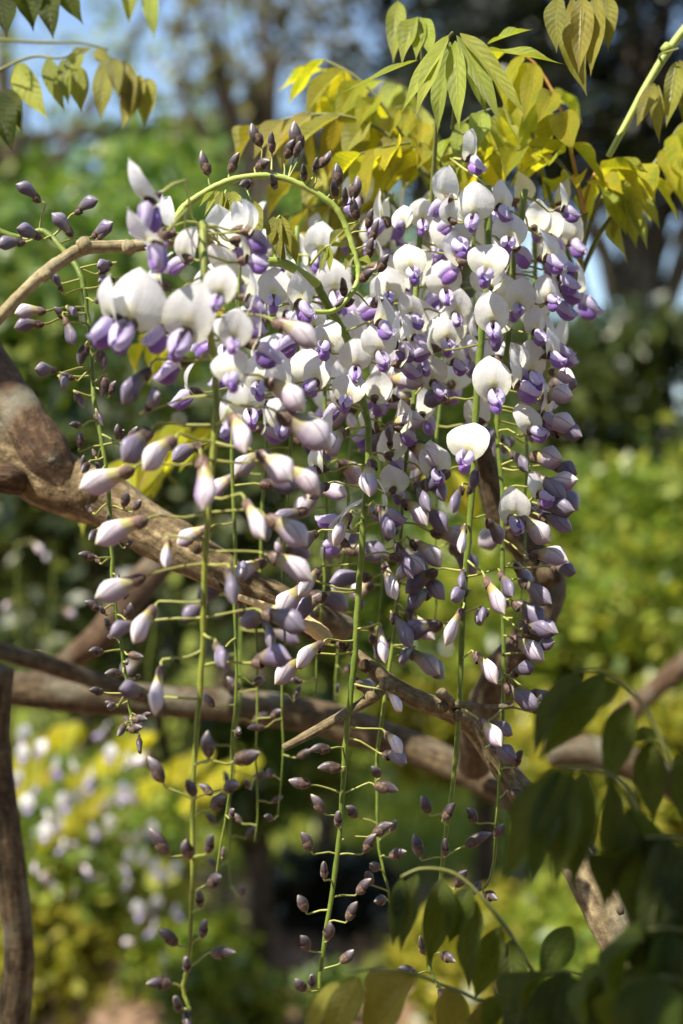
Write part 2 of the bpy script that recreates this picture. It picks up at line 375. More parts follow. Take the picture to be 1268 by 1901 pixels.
def lathe(name, prof, mat, seg=9, ysq=1.0, bend=0.0, ridge=0.0, belly=0.0):
    """prof = [(x, r)] mm; bend lifts the middle; ridge sharpens the top"""
    V, F, U = [], [], []; n = len(prof); x0, x1 = prof[0][0], prof[-1][0]
    for j, (x, r) in enumerate(prof):
        v = (x - x0) / (x1 - x0); oz = bend * math.sin(v * math.pi * 0.85)
        for i in range(seg + 1):
            a = math.pi * 2 * i / seg - math.pi       # u=0.5 -> top
            s, c = math.sin(a), math.cos(a)
            rr = r * (1 + ridge * max(0, c) ** 6 + belly * max(0, -c) * math.sin(math.pi * v))
            V.append((x * 1e-3, s * r * ysq * 1e-3, (rr * c + oz) * 1e-3)); U.append((i / seg, v))
        if j:
            for i in range(seg):
                a0 = (j - 1) * (seg + 1) + i; a1 = a0 + seg + 1; F.append((a0, a0 + 1, a1 + 1, a1))
    return mesh(name, V, F, mat, U)
KEELS = []
for k in range(3):
    pr = [(6, .9), (8, 2.0), (11, 3.6 + .3 * k), (14, 4.3), (16.5, 3.6), (18.2, 2.0), (19, .3)]
    me = lathe('keel', pr, M['keel'], 9, 0.72)
    me.transform(Matrix.Rotation(math.radians(26 + 5 * k), 4, 'Y') @ Matrix.Translation((0, 0, -0.0008))); KEELS.append(me)
CALYX = lathe('calyx', [(-1.2, .7), (0, 1.4), (2, 2.5), (4.2, 3.0), (6.2, 3.1), (7.4, 2.7)], M['calyx'], 8, 0.92)
BEANS = []
for k in range(6):
    rr = random.Random(300 + k); L = rr.uniform(23, 27); wd = rr.uniform(.92, 1.12)
    pr = [(x * L, r * wd) for x, r in ((0, 1.4), (.04, 2.2), (.12, 2.7), (.24, 2.8), (.35, 3.2), (.48, 4.0), (.60, 4.7), (.71, 5.0), (.80, 4.3), (.88, 2.9), (.95, 1.3), (1, .08))]
    b = rr.uniform(.5, 3.6); rg = rr.uniform(.10, .30); bl = rr.uniform(.1, .4)
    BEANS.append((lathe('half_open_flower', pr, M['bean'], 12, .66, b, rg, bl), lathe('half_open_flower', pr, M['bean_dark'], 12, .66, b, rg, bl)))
BEANCAL = lathe('calyx', [(-1.0, .6), (0, 1.7), (1.2, 2.7), (3, 3.05), (4.6, 3.1), (5.6, 2.95)], M['calyx'], 9, .80)
BUDS = []
for k in range(5):
    rr = random.Random(400 + k); L = rr.uniform(11, 14); wd = rr.uniform(.85, 1.1)
    pr = [(x * L, r * wd) for x, r in ((0, 1.3), (.1, 2.2), (.3, 2.9), (.5, 3.0), (.7, 2.5), (.85, 1.6), (.95, .8), (1, .1))]
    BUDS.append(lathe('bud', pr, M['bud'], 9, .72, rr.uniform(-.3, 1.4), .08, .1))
BUDCAL = lathe('calyx', [(-.8, .5), (0, 1.5), (1.2, 2.5), (3.2, 3.0), (4.6, 3.05), (5.8, 2.75)], M['calyx'], 9, .76)

# ------------------------------------------------------------------ racemes
class Raceme:
    def __init__(s, label, path, r0, r1, d=None, group='flowering wisteria racemes', mat='stalk'):
        pts = [P(a[0], a[1], a[2] if len(a) > 2 else d) for a in path]
        n = max(30, len(pts) * 6)
        s.pts, rad = spline(pts, [r0 + (r1 - r0) * i / (len(pts) - 1) for i in range(len(pts))], n)
        ph = len(label) * 1.37
        for i in range(2, n):
            e = min(1, i / 8); a_ = i / n
            s.pts[i] = s.pts[i] + Vector((.0016 * math.sin(9 * a_ + ph) + .0007 * math.sin(31 * a_ + ph * 2), .003 * math.sin(7 * a_ + ph * 3), 0)) * e + Vector((R.uniform(-1, 1), R.uniform(-1, 1), 0)) * .00028
        s.root = thing('wisteria_raceme', label, 'wisteria raceme', pts[0], group)
        rel = [p - pts[0] for p in s.pts]
        for i in range(1, n):                                            # slight nodes
            if i % 2 == 0: rad[i] *= R.uniform(1.02, 1.22)
        V, F, U = tube(rel, rad, 8, True, 0.06, 300)
        ob('stalk', mesh('stalk', V, F, M[mat], U), s.root)
        s.org = pts[0]; s.cum = [0.0]
        for i in range(1, n): s.cum.append(s.cum[-1] + (s.pts[i] - s.pts[i - 1]).length)
        s.len = s.cum[-1]; s.rad = rad
    def at(s, q):
        q = max(0, min(s.len, q)); i = int(np.searchsorted(s.cum, q)) - 1; i = max(0, min(i, len(s.pts) - 2))
        f = (q - s.cum[i]) / max(1e-9, s.cum[i + 1] - s.cum[i]); return s.pts[i].lerp(s.pts[i + 1], f)
    def near_z(s, z):
        b = min(range(len(s.pts)), key=lambda i: abs(s.pts[i].z - z) + (0.001 * i if i else 0)); return s.pts[b]
    def nearest(s, p):
        return min(s.pts, key=lambda q: (q - p).length)
    def put(s, kind, loc, fwd, up, sc_, att):
        rot = frame(fwd, up); m = M4(loc - s.org, rot, sc_)
        inv = (Matrix.Translation(loc) @ rot.to_4x4() @ Matrix.Scale(sc_, 4)).inverted()
        if kind == 'open':
            f = ob('flower', CALYX, s.root, m)
            b = ob('banner_petal', R.choice(BANNERS), f)
            wl, wr = R.choice(WINGS); ob('wing_petal', wl, f); ob('wing_petal', wr, f); ob('keel', R.choice(KEELS), f)
        elif kind in ('bean', 'dark'):
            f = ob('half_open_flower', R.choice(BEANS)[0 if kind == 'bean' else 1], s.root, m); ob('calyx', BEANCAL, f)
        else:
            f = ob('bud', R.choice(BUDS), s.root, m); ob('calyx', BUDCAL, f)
        a = inv @ att; L = a.length
        tip = Vector((-0.0006, 0, 0)); bend = Vector((-L * 0.28, 0, 0.0 * L))
        pr = 0.00062 / sc_ * (1.0 if kind != 'bud' else .85)
        q, rr = spline([a, a.lerp(tip, .4) + Vector((0, R.uniform(-.05, .05) * L, L * R.uniform(-.05, .10))), tip + bend * .6 + Vector((0, R.uniform(-.03, .03) * L, R.uniform(-.03, .03) * L)), tip], [pr * 1.35, pr, pr, pr * 1.3], 7)
        V, F, U = tube(q, rr, 5, False)
        ob('pedicel', mesh('pedicel', V, F, M['pedicel'], U), f)
        return f
    # photographed blossoms: centre of the banner, its width and the way it faces
    def open(s, px, py, wpx, yaw, d=None, pitch=None, roll=None):
        dd = d if d else s.near_z(P(px, py, s.org.y).z).y - 0.018
        sc_ = wpx * K * dd / 1901 / 0.0208
        c = P(px, py, dd)
        ya = math.radians(yaw + R.uniform(-12, 12)); pi_ = math.radians(R.uniform(-8, 24) if pitch is None else pitch); ro = math.radians(R.uniform(-20, 20) if roll is None else roll)
        fwd = Vector((math.sin(ya) * math.cos(pi_), -math.cos(ya) * math.cos(pi_), math.sin(pi_)))
        side = Vector((math.cos(ya), math.sin(ya), 0)); up = Vector((0, 0, 1)) * math.cos(ro) + side * math.sin(ro)
        rot = frame(fwd, up); loc = c - rot @ Vector((0.008, 0, 0.010)) * sc_
        att = s.near_z(loc.z + R.uniform(-0.004, 0.007)); s.put('open', loc, fwd, up, sc_, att)
    def bean(s, bx, by, tx, ty, kind='bean', full=None, back=False):
        att0 = s.near_z(P(bx, by, s.org.y).z); dd = att0.y
        full = full or (0.0245 if kind != 'bud' else 0.0125)
        mpp = K * dd / 1901
        lat = (bx - (634 + att0.x / (K * dd) * 1901)) * mpp
        pl = 0.024 if kind != 'bud' else 0.013
        dep = math.sqrt(max(0, pl * pl - lat * lat)) * R.uniform(.3, .9)
        b = P(bx, by, dd - dep * (-1 if back else 1)); l = math.hypot(tx - bx, ty - by) * mpp
        s0 = full / (.0245 if kind != 'bud' else .0125); sc_ = s0
        if l > full: sc_ = s0 * l / full; fy = 0
        else: fy = math.sqrt(full * full - l * l)
        if l < full * .55 and kind != 'bud': sc_ = s0 * max(.75, l / full / .62); fy = min(fy, full * .8)
        fwd = Vector(((tx - bx) * mpp, -fy * R.uniform(.5, .8), -(ty - by) * mpp))
        up = Vector((R.uniform(-.2, .2), R.uniform(-.35, .05), 1)) if abs(fwd.normalized().z) < .85 else Vector((1 if tx > bx else -1, -.4, .3))
        zz = b.z + (R.uniform(-0.002, 0.006) if kind != 'bud' else R.uniform(-0.008, -0.002))
        att = s.near_z(zz) if abs(lat) < .05 and s.len > .05 else s.nearest(b)
        if getattr(s, 'radial', False): att = s.nearest(b)
        s.put(kind, b, fwd, up, sc_, att)
    # the rest of the raceme: golden-angle spiral, open above, closed below
    def fill(s, q0, q1, step, open_to, bean_to, az=None, dark=0.35, size=1.0, pl0=.024, pl1=.009):
        q = q0; a = R.uniform(0, 6.28)
        while q < q1:
            t = q / s.len; a += 2.4 + R.uniform(-.4, .4); an = a
            if az is not None: an = az + (R.uniform(-1, 1) * 1.5)
            att = s.at(q); pl = (pl0 + (pl1 - pl0) * t) * R.uniform(.85, 1.15)
            out = Vector((math.cos(an), math.sin(an), 0))
            kd = 'open' if t < open_to else ('bean' if t < bean_to else 'bud')
            if kd == 'bean' and R.random() < dark: kd = 'dark'
            loc = att + out * pl + Vector((0, 0, R.uniform(-.006, .003)))
            fwd = out + Vector((R.uniform(-.3, .3), R.uniform(-.9, .0) if kd == 'open' else R.uniform(-.3, .3), {'open': R.uniform(-.1, .25), 'bud': R.uniform(-.1, 1.0)}.get(kd, R.uniform(-1.0, -.1))))
            sc_ = size * R.uniform(.85, 1.08)
            if kd == 'bud': sc_ *= 1.0 - .35 * max(0, (t - bean_to) / (1.001 - bean_to))
            s.put(kd, loc, fwd, Vector((R.uniform(-.2, .2), R.uniform(-.2, .2), 1)), sc_, att)
            q += (step if kd == 'open' else step * 2.1 if kd != 'bud' else step * 1.7) * R.uniform(.75, 1.25)

def branch(label, cat, segs, group=None, name='wisteria_branch', rough=.13, fs=25.0, sides=14, knots=(), per=9):
    """segs = [(part, [(px,py,d,width_px)...], material)]"""
    p0 = P(*segs[0][1][0][:3]); root = thing(name, label, cat, p0, group)
    for j, (part, path, mat) in enumerate(segs):
        pts = [P(*a[:3]) - p0 for a in path]; rad = [a[3] * K * a[2] / 1901 / 2 for a in path]
        n = max(10, len(path) * per); q, r = spline(pts, rad, n)
        V, F, U = tube(q, r, sides, True, rough, fs / max(.3, rad[0] / 0.01), j * 3.1 + len(label))
        ob(part, mesh(part, V, F, M[mat], U), root)
    for (px, py, d, wpx, mat) in knots:
        c = P(px, py, d) - p0; r = wpx * K * d / 1901 / 2; V, F, U = [], [], []
        for i in range(7):
            for k in range(9):
                th = math.pi * i / 6; ph = 2 * math.pi * (k % 8) / 8
                v = Vector((math.sin(th) * math.cos(ph), math.sin(th) * math.sin(ph), math.cos(th)))
                rr = r * (1 + .4 * noise.noise(v * 1.7 + Vector((px, py, 0)) * .37))
                V.append(c + v * rr); U.append((k / 8, r * i * .5))
                if i and k: a = (i - 1) * 9 + k - 1; F.append((a, a + 9, a + 10, a + 1))
        ob('knot', mesh('knot', V, F, M[mat], U), root)
    return root

# ------------------------------------------------------------------ leaves
def leaflet_mesh(mat, k):
    rr = random.Random(500 + k); fold = rr.uniform(.35, 1.1); curl = rr.uniform(.02, .13); wav = rr.uniform(.08, .24); tw = rr.uniform(-.3, .3); ph = rr.uniform(0, 6)
    V, F, U = [], [], []; nu, nv = 8, 14
    for j in range(nv + 1):
        v = j / nv; wv = interp([0, .04, .12, .25, .4, .55, .7, .82, .91, 1], [.05, .26, .58, .88, 1, .93, .68, .36, .12, .01], v)
        for i in range(nu + 1):
            u = i / nu * 2 - 1; q = abs(u) * wv
            V.append((v, .5 * wv * u, fold * q * .5 - curl * 3.4 * (v * v - .15 * v) + wav * math.sin(9 * v + ph + (1.5 if u > 0 else 0)) * q + tw * u * wv * v * .4)); U.append(((u + 1) / 2, v))
    for j in range(nv):
        for i in range(nu):
            a = j * (nu + 1) + i; F.append((a, a + 1, a + nu + 2, a + nu + 1))
    return mesh('leaflet', V, F, M[mat], U)
LEAFLETS = {m: [leaflet_mesh(m, k) for k in range(6)] for m in ('leaf_young', 'leaf_yellow', 'leaf_bronze', 'leaf_green')}
def put_leaflet(root, org, mat, b, t, width, nrm):
    d = t - b; L = d.length; rot = frame(d, nrm)
    ob('leaflet', R.choice(LEAFLETS[mat]), root, M4(b - org, rot, (L, width, width)))
def leaf(label, path, r, mat, stalk='dark_stalk', lf=(), auto=None, world=False, group='wisteria leaves', roll=.5, d=None, face=(-.1, -.75, .55)):
    pts = [Vector(a) for a in path] if world else [P(a[0], a[1], a[2] if len(a) > 2 else d) for a in path]
    root = thing('wisteria_leaf', label, 'leaf', pts[0], group)
    n = max(10, len(pts) * 4); q, rr = spline(pts, [r * (1 - .55 * i / (len(pts) - 1)) for i in range(len(pts))], n)
    V, F, U = tube([p - pts[0] for p in q], rr, 6)
    ob('leaf_stalk', mesh('leaf_stalk', V, F, M[stalk], U), root)
    for e in lf:                                   # bx,by,bd,tx,ty,td,wpx
        bx, by, bd, tx, ty, td, wpx = e
        nr = Vector(face) + Vector((R.uniform(-roll, roll), R.uniform(-.2, .2), R.uniform(-.2, .2)))
        put_leaflet(root, pts[0], mat, P(bx, by, bd), P(tx, ty, td), wpx * K * bd / 1901 * (.97 if mat == 'leaf_green' else 1.05), nr)
    if auto:
        pairs, ll, lw, droop, s0 = auto
        for k in range(pairs + 1):
            s_ = s0 + (1 - s0) * k / pairs; i = min(n - 2, int(s_ * (n - 1))); b = q[i] if k < pairs else q[-1]
            tg = (q[i + 1] - q[i]).normalized(); sd = tg.cross(Vector((0, 0, 1)))
            if sd.length < .2: sd = Vector((1, 0, 0))
            sd.normalize()
            for sg in ((1, -1) if k < pairs else (0,)):
                dv = sd * sg * .85 + tg * (.45 if sg else 1) + Vector((0, 0, -droop)) + Vector((R.uniform(-.2, .2), R.uniform(-.2, .2), R.uniform(-.2, .2)))
                l = ll * (1 - .35 * abs(2 * k / pairs - .9)) * R.uniform(.8, 1.15)
                put_leaflet(root, pts[0], mat, b, b + dv.normalized() * l, lw * R.uniform(.85, 1.15), Vector((R.uniform(-.5, .5), R.uniform(-.6, .3), 1)))
    return root

# ------------------------------------------------------------------ the setting: ground
def ground():
    n = 60; xs = np.concatenate([-np.geomspace(200, .3, 30), np.geomspace(.3, 200, 30)]); ys = np.concatenate([np.linspace(-6, 14, 45), np.geomspace(16, 420, 16)])
    V = [(x, y, .05 * noise.fractal(Vector((x, y, 0)) * .6, 1, 2, 3) if abs(x) < 12 and 0 < y < 14 else 0) for y in ys for x in xs]
    F = [(j * 60 + i, j * 60 + i + 1, (j + 1) * 60 + i + 1, (j + 1) * 60 + i) for j in range(len(ys) - 1) for i in range(59)]
    o = ob('ground', mesh('ground', V, F, M['ground'])); o['kind'] = 'structure'
ground()
def leaf_quads(rng, C, size, flat=.0, aspect=.5, up=0.0):
    n = len(C); d = rng.normal(size=(n, 3)); d[:, 2] *= (1 - flat); d[:, 2] += up
    d /= np.linalg.norm(d, axis=1)[:, None]
    r = rng.normal(size=(n, 3)); sdir = np.cross(d, r); sdir /= np.linalg.norm(sdir, axis=1)[:, None]
    L = (size * rng.uniform(.6, 1.3, n))[:, None]
    nn = np.cross(d, sdir)
    V = np.empty((n, 4, 3)); V[:, 0] = C; V[:, 1] = C + d * L * .5 + sdir * L * aspect * .5 + nn * L * .08; V[:, 2] = C + d * L; V[:, 3] = C + d * L * .5 - sdir * L * aspect * .5 + nn * L * .08
    return V.reshape(-1, 3), np.arange(n * 4).reshape(n, 4)
def crown_pts(rng, c, r, n, clumps, clump_r, shell=.55):
    u = rng.normal(size=(clumps, 3)); u /= np.linalg.norm(u, axis=1)[:, None]
    k = u * (shell + (1 - shell) * rng.uniform(0, 1, clumps) ** .5)[:, None] * np.array(r)
    i = rng.integers(0, clumps, n); sz = rng.uniform(.6, 1.3, clumps)
    return np.array(c) + k[i] + rng.normal(size=(n, 3)) * (clump_r * sz[i])[:, None], np.array(c) + k
def plant(name, label, cat, base, c, r, n, clumps, clump_r, size, mat, trunk_r=.05, limbs=5, seed=0, group=None, bark='tree_bark', aspect=.5, flat=.0, shell=.55, keep=None, stem_name='trunk'):
    rng = np.random.default_rng(seed + 11); rr = random.Random(seed)
    root = thing(name, label, cat, base, group)
    C, K_ = crown_pts(rng, np.array(c), r, n, clumps, clump_r, shell)
    if keep is not None: C = C[keep(C)]
    C = C[C[:, 2] > .03]
    V, q = leaf_quads(rng, C, size, flat, aspect)
    o = ob('crown', big_mesh('crown', V - np.array(base), q, M[mat]), root)
    Vt, Ft, Ut = [], [], []
    def add(pts, rad, sides):
        nonlocal Vt, Ft, Ut
        p, r_ = spline(pts, rad, 12); v, f, u_ = tube(p, r_, sides, True, .12, 3.0); k = len(Vt)
        Vt += v; Ft += [tuple(i + k for i in x) for x in f]; Ut += u_
    b = Vector((0, 0, -.03)); top = Vector(c) - Vector(base) + Vector((0, 0, r[2] * .5))
    mid = b.lerp(top, .5) + Vector((rr.uniform(-.1, .1) * r[0], rr.uniform(-.1, .1) * r[0], 0))
    add([b, mid, top], [trunk_r, trunk_r * .75, trunk_r * .2], 9)
    for k in range(limbs):
        e = Vector(K_[rr.randrange(len(K_))]) - Vector(base); s = b.lerp(top, rr.uniform(.3, .75)); m_ = s.lerp(e, .5) + Vector((0, 0, rr.uniform(-.02, .15) * r[2]))
        add([s, m_, e], [trunk_r * .45, trunk_r * .3, trunk_r * .1], 6)
    ob(stem_name, mesh(stem_name, Vt, Ft, M[bark], Ut), root)
    return root
def gp(px, d): p = P(px, 950, d); return Vector((p.x, d, 0))
def shrub(label, px, py, d, rxp, rzp, n, size, mat, seed, group='garden shrubs behind the wisteria', name='garden_shrub', clumps=60, cr=.16, **kw):
    c = P(px, py, d); m = K * d / 1901; r = (rxp * m, rxp * m * .8, rzp * m)
    return plant(name, label, 'shrub', (c.x, d, 0), c, r, n, clumps, cr * min(r[0], r[2]) * 1.2, size, mat, .03 + .01 * d * .3, 6, seed, group, stem_name='stem', **kw)
def tree(label, px, py, d, rxp, rzp, n, size, mat, seed, tr=.12, name='garden_tree', clumps=80, cr=.11, limbs=14, group='trees at the back of the garden', **kw):
    c = P(px, py, d); m = K * d / 1901; r = (rxp * m, rxp * m * .8, rzp * m)
    return plant(name, label, 'tree', (c.x, d, 0), c, r, n, clumps, cr * r[0], size, mat, tr, limbs, seed, group, **kw)
# trees
tree('tall pale green airy tree with sky showing through its crown', 20, 60, 11, 520, 480, 1500, .14, 'fol_pale', 1, .13, clumps=120, cr=.09)
tree('brownish green tree with thin bare looking twigs against the sky', 490, 110, 8.5, 190, 240, 1100, .10, 'fol_brown', 2, .11, clumps=60, cr=.10, limbs=24)
tree('green leafy tree rising between the pale tree and the dark conifer', 300, 400, 14, 380, 150, 2600, .2, 'fol_mid', 3, .14, clumps=120, cr=.09)
tree('big dark conifer filling the space above the right hand shrubs', 1180, 20, 9, 420, 370, 13000, .17, 'fol_conifer', 4, .075, clumps=200, cr=.10, limbs=40, aspect=.3, flat=.4)
tree('dark conifer with a brown trunk standing farther back beside the big one', 850, 60, 13, 190, 330, 3600, .2, 'fol_conifer', 5, .12, clumps=110, cr=.10, limbs=30, aspect=.3, flat=.4)
tree('dull green tree with a dark crown at the far right of the garden', 1560, 420, 12, 250, 330, 4000, .17, 'fol_dark', 6, .16, clumps=100, cr=.1)
tree('mid green tree far behind the middle of the flower cluster', 700, 640, 16, 380, 260, 6000, .2, 'fol_mid', 7, .15, clumps=120, cr=.1)
# trees added out of view behind the viewer to cut the sky light
for k_, (x_, y_, lb_) in enumerate(((-3.2, -3.6, 'tall leafy tree added behind the viewer to the left to block sky light'), (0.4, -4.4, 'broad leafy tree added straight behind the viewer to block sky light'), (3.6, -3.2, 'tall leafy tree added behind the viewer to the right to block sky light'))):
    plant('garden_tree', lb_, 'tree', (x_, y_, 0), (x_, y_, 2.0), (2.0, 1.2, 1.9), 9000, 90, .35, .16, 'fol_dark', .14, 10, 60 + k_, 'unseen trees added to block sky light')
# shrubs
shrub('bright mid green shrub below the pale airy tree', 150, 520, 6.2, 280, 230, 4300, .10, 'fol_fresh', 20, clumps=26, cr=.2)
shrub('leafy green shrub right behind the arching bud stalk', 420, 520, 7.5, 240, 200, 4200, .11, 'fol_fresh', 21, clumps=26, cr=.18)
shrub('dark shaded shrub left of the thick forked branch', -20, 760, 4.8, 330, 260, 5000, .085, 'fol_mid', 22, clumps=36, cr=.2)
shrub('dark green shrub behind the lower half of the thick branch', 260, 1010, 4.4, 330, 260, 5500, .075, 'fol_dark', 23, clumps=40, cr=.2)
shrub('mid green shrub in half shade behind the flower cluster', 600, 900, 5.6, 330, 300, 7500, .08, 'fol_mid', 24)
shrub('dark evergreen shrub beneath the patch of blue sky', 1250, 745, 6.5, 280, 150, 9000, .08, 'fol_dark', 25, clumps=90)
shrub('blackish green shrub next to the dark evergreen shrub', 960, 760, 8.5, 200, 170, 5000, .1, 'fol_dark', 26)
shrub('sunlit yellow green shrub glowing behind the longest right hand racemes', 1060, 1085, 4.6, 240, 190, 9000, .06, 'fol_bright', 27, clumps=90)
shrub('sunlit lime shrub with pale leaf tips under the dark evergreen', 1330, 1070, 4.2, 260, 200, 8000, .06, 'fol_bright', 28, clumps=90)
shrub('yellow leaved low shrub on the sunny lawn', 900, 1330, 5.2, 200, 110, 4500, .065, 'fol_yellow', 29)
shrub('low yellow green bush at the right of the lawn behind hanging dark leaves', 1200, 1420, 4.0, 260, 130, 5000, .06, 'fol_yellow', 30)
shrub('low fresh green plant growing at the edge of the soil', 330, 1760, 4.4, 130, 80, 1500, .06, 'fol_bright', 31, name='garden_plant')
shrub('lime green plant on the soil below the longest bud stalk', 420, 1860, 3.9, 110, 70, 1000, .06, 'fol_bright', 32, name='garden_plant')
shrub('small dark green plant on the bare soil', 620, 1850, 4.1, 60, 40, 500, .05, 'fol_mid', 33, name='garden_plant')
shrub('black low bush added as the dark shade between the lawn and the bare soil', 610, 1650, 5.0, 120, 50, 4000, .06, 'fol_conifer', 34)  # near-black bush added in place of a strip of shade on the ground
shrub('green and yellow bush under the blurred white racemes', 130, 1580, 3.6, 230, 150, 3600, .055, 'fol_bright', 35)
shrub('small pale yellow plant beside the leaning pale log', 80, 1760, 3.4, 130, 110, 1500, .05, 'fol_yellow', 36, name='garden_plant')
shrub('mid green low bush in the middle of the garden behind the bud stalks', 480, 1400, 4.6, 170, 110, 2200, .065, 'fol_mid', 37)
shrub('yellow green plant at the lower right of the bare soil', 900, 1790, 4.0, 170, 100, 2600, .06, 'fol_yellow', 38, name='garden_plant')
shrub('olive plant on the soil under the dark hanging leaves', 1160, 1760, 3.6, 190, 130, 3000, .06, 'fol_bright', 39, name='garden_plant')
# lawn and litter
rng = np.random.default_rng(5)
g_xy = np.stack([rng.uniform(-3.2, 3.6, 26000), 5.6 + rng.gamma(1.6, 1.6, 26000), np.full(26000, .0)], 1)
V, q = leaf_quads(rng, g_xy, .12, 0, .12, 1.6); o = ob('lawn_grass', big_mesh('lawn_grass', V, q, M['grass'])); o['kind'] = 'stuff'; o['label'] = 'short sunlit yellow green grass of the lawn'; o['category'] = 'grass'
l_xy = np.stack([rng.uniform(-2.2, 2.4, 3500), rng.uniform(3.0, 6.0, 3500), rng.uniform(.02, .05, 3500)], 1)
V, q = leaf_quads(rng, l_xy, .06, .85, .6); o = ob('leaf_litter', big_mesh('leaf_litter', V, q, M['litter'])); o['kind'] = 'stuff'; o['label'] = 'dry brown leaf litter scattered over the bare soil'; o['category'] = 'leaf litter'

# ------------------------------------------------------------------ branches
branch('thick brown forked wisteria branch with sunlit tan upper side and knotted fork', 'branch', [
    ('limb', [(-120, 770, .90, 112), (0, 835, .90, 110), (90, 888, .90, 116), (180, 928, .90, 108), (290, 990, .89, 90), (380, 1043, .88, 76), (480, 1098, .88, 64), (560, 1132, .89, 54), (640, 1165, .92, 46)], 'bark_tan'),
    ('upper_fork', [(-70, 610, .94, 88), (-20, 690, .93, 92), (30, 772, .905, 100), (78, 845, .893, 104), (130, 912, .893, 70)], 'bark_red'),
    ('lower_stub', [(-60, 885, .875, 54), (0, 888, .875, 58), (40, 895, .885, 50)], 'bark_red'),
    ('peeled_splinter', [(425, 1103, .835, 8), (500, 1128, .825, 18), (545, 1143, .815, 30), (580, 1165, .812, 32), (610, 1190, .812, 24)], 'wood'),
    ('bark_strip', [(395, 1075, .84, 8), (440, 1108, .838, 9), (520, 1146, .838, 14), (575, 1180, .84, 16), (604, 1194, .842, 8)], 'bark'),
], rough=.22, fs=34, sides=24, per=16, knots=[(97, 855, .857, 16, 'bark_red'), (165, 905, .89, 84, 'bark_tan'), (365, 1015, .872, 40, 'bark_tan')])
branch('slim greenish brown twig arching to the green shoot of the flower cluster', 'twig', [
    ('twig', [(-60, 660, .715, 21), (0, 588, .72, 23), (70, 517, .728, 24), (110, 487, .733, 25), (152, 463, .738, 25), (200, 458, .742, 23), (250, 456, .746, 23), (330, 446, .752, 23), (366, 447, .757, 27), (392, 459, .762, 20)], 'twig_pale'),
    ('green_shoot', [(380, 455, .760, 17), (440, 475, .768, 20), (480, 484, .773, 18), (525, 489, .780, 18), (560, 508, .788, 17), (590, 528, .795, 17)], 'shoot'),
    ('spur', [(322, 441, .748, 15), (314, 424, .756, 14), (322, 408, .772, 13), (338, 390, .786, 13)], 'shoot'),
    ('leaf_scar', [(455, 476, .765, 12), (468, 463, .762, 10), (472, 452, .762, 5)], 'shoot'),
    ('side_bud', [(484, 488, .764, 14), (484, 500, .762, 15), (483, 508, .762, 8)], 'shoot'),
], name='wisteria_twig', rough=.12, fs=60, sides=10, knots=[(84, 511, .716, 24, 'twig_pale'), (155, 455, .736, 30, 'twig_pale'), (240, 459, .735, 28, 'twig_pale'), (360, 430, .748, 16, 'bark_red'), (355, 447, .752, 28, 'bark_red'), (420, 466, .762, 14, 'twig_pale')])
branch('grey brown stem rising to a forked twig with a thin bare spur', 'branch', [
    ('stem', [(1260, 1990, .80, 104), (1190, 1810, .805, 96), (1125, 1690, .81, 86), (1075, 1605, .82, 70), (1000, 1510, .83, 56), (930, 1420, .835, 46), (875, 1348, .83, 40), (835, 1322, .82, 38), (760, 1292, .815, 36), (700, 1250, .81, 32), (660, 1213, .81, 20), (632, 1194, .81, 15)], 'twig'),
    ('thin_spur', [(815, 1312, .805, 16), (850, 1308, .80, 13), (900, 1312, .795, 10), (935, 1311, .79, 11), (952, 1308, .79, 14)], 'bark_tan'),
    ('side_twig', [(712, 1274, .81, 26), (690, 1295, .805, 22), (640, 1325, .80, 19), (580, 1360, .795, 19), (526, 1388, .79, 13)], 'twig'),
    ('stub', [(850, 1325, .81, 22), (832, 1300, .80, 21), (818, 1286, .795, 22)], 'twig'),
], rough=.10, fs=60, sides=14, per=12, knots=[(678, 1236, .795, 24, 'bark_red'), (638, 1198, .80, 20, 'bark_red'), (720, 1272, .795, 30, 'twig'), (848, 1328, .80, 22, 'twig'), (688, 1294, .795, 24, 'twig'), (1152, 1690, .78, 16, 'bark_red'), (822, 1312, .796, 20, 'bark_tan')])
branch('pale blurred horizontal limb sunlit on its left end', 'branch', [
    ('limb', [(-120, 1262, 1.14, 66), (0, 1275, 1.14, 66), (130, 1290, 1.14, 62), (260, 1300, 1.15, 60), (420, 1308, 1.16, 60), (600, 1335, 1.16, 62), (740, 1380, 1.14, 62), (860, 1430, 1.12, 60), (970, 1490, 1.1, 60), (1090, 1600, 1.08, 60)], 'bark')], rough=.13, fs=24, sides=16, knots=[(428, 1262, 1.1, 40, 'bark_tan')])  # darker bark colour stands in for the shade over most of this limb
branch('thin dark limb lying above the pale horizontal limb', 'branch', [
    ('limb', [(-80, 1180, 1.06, 30), (20, 1215, 1.06, 32), (110, 1240, 1.07, 34), (220, 1278, 1.1, 32), (300, 1300, 1.15, 26)], 'bark')], rough=.1)
branch('warm brown blurred limb slanting up behind the left racemes', 'branch', [
    ('limb', [(60, 1275, 1.3, 40), (130, 1225, 1.3, 46), (185, 1180, 1.3, 56), (240, 1110, 1.32, 60), (330, 1010, 1.36, 60)], 'bark_red')], rough=.12)
branch('brown upright stem bending past the lower left racemes', 'branch', [
    ('stem', [(0, 1240, .98, 56), (-12, 1350, .98, 60), (-2, 1480, .98, 62), (18, 1620, .98, 60), (36, 1760, .99, 58), (24, 1880, 1.0, 60), (-10, 2010, 1.0, 64)], 'bark')], rough=.13)
branch('dark brown bent limb behind the two right hand racemes', 'branch', [
    ('limb', [(880, 760, .98, 36), (900, 860, .98, 40), (930, 960, .99, 52), (990, 1035, 1.0, 64), (1018, 1095, 1.0, 66), (985, 1175, 1.0, 62), (925, 1255, 1.01, 62), (890, 1340, 1.03, 64), (880, 1420, 1.08, 60)], 'bark')], rough=.14, knots=[(1020, 1065, .965, 50, 'bark')])
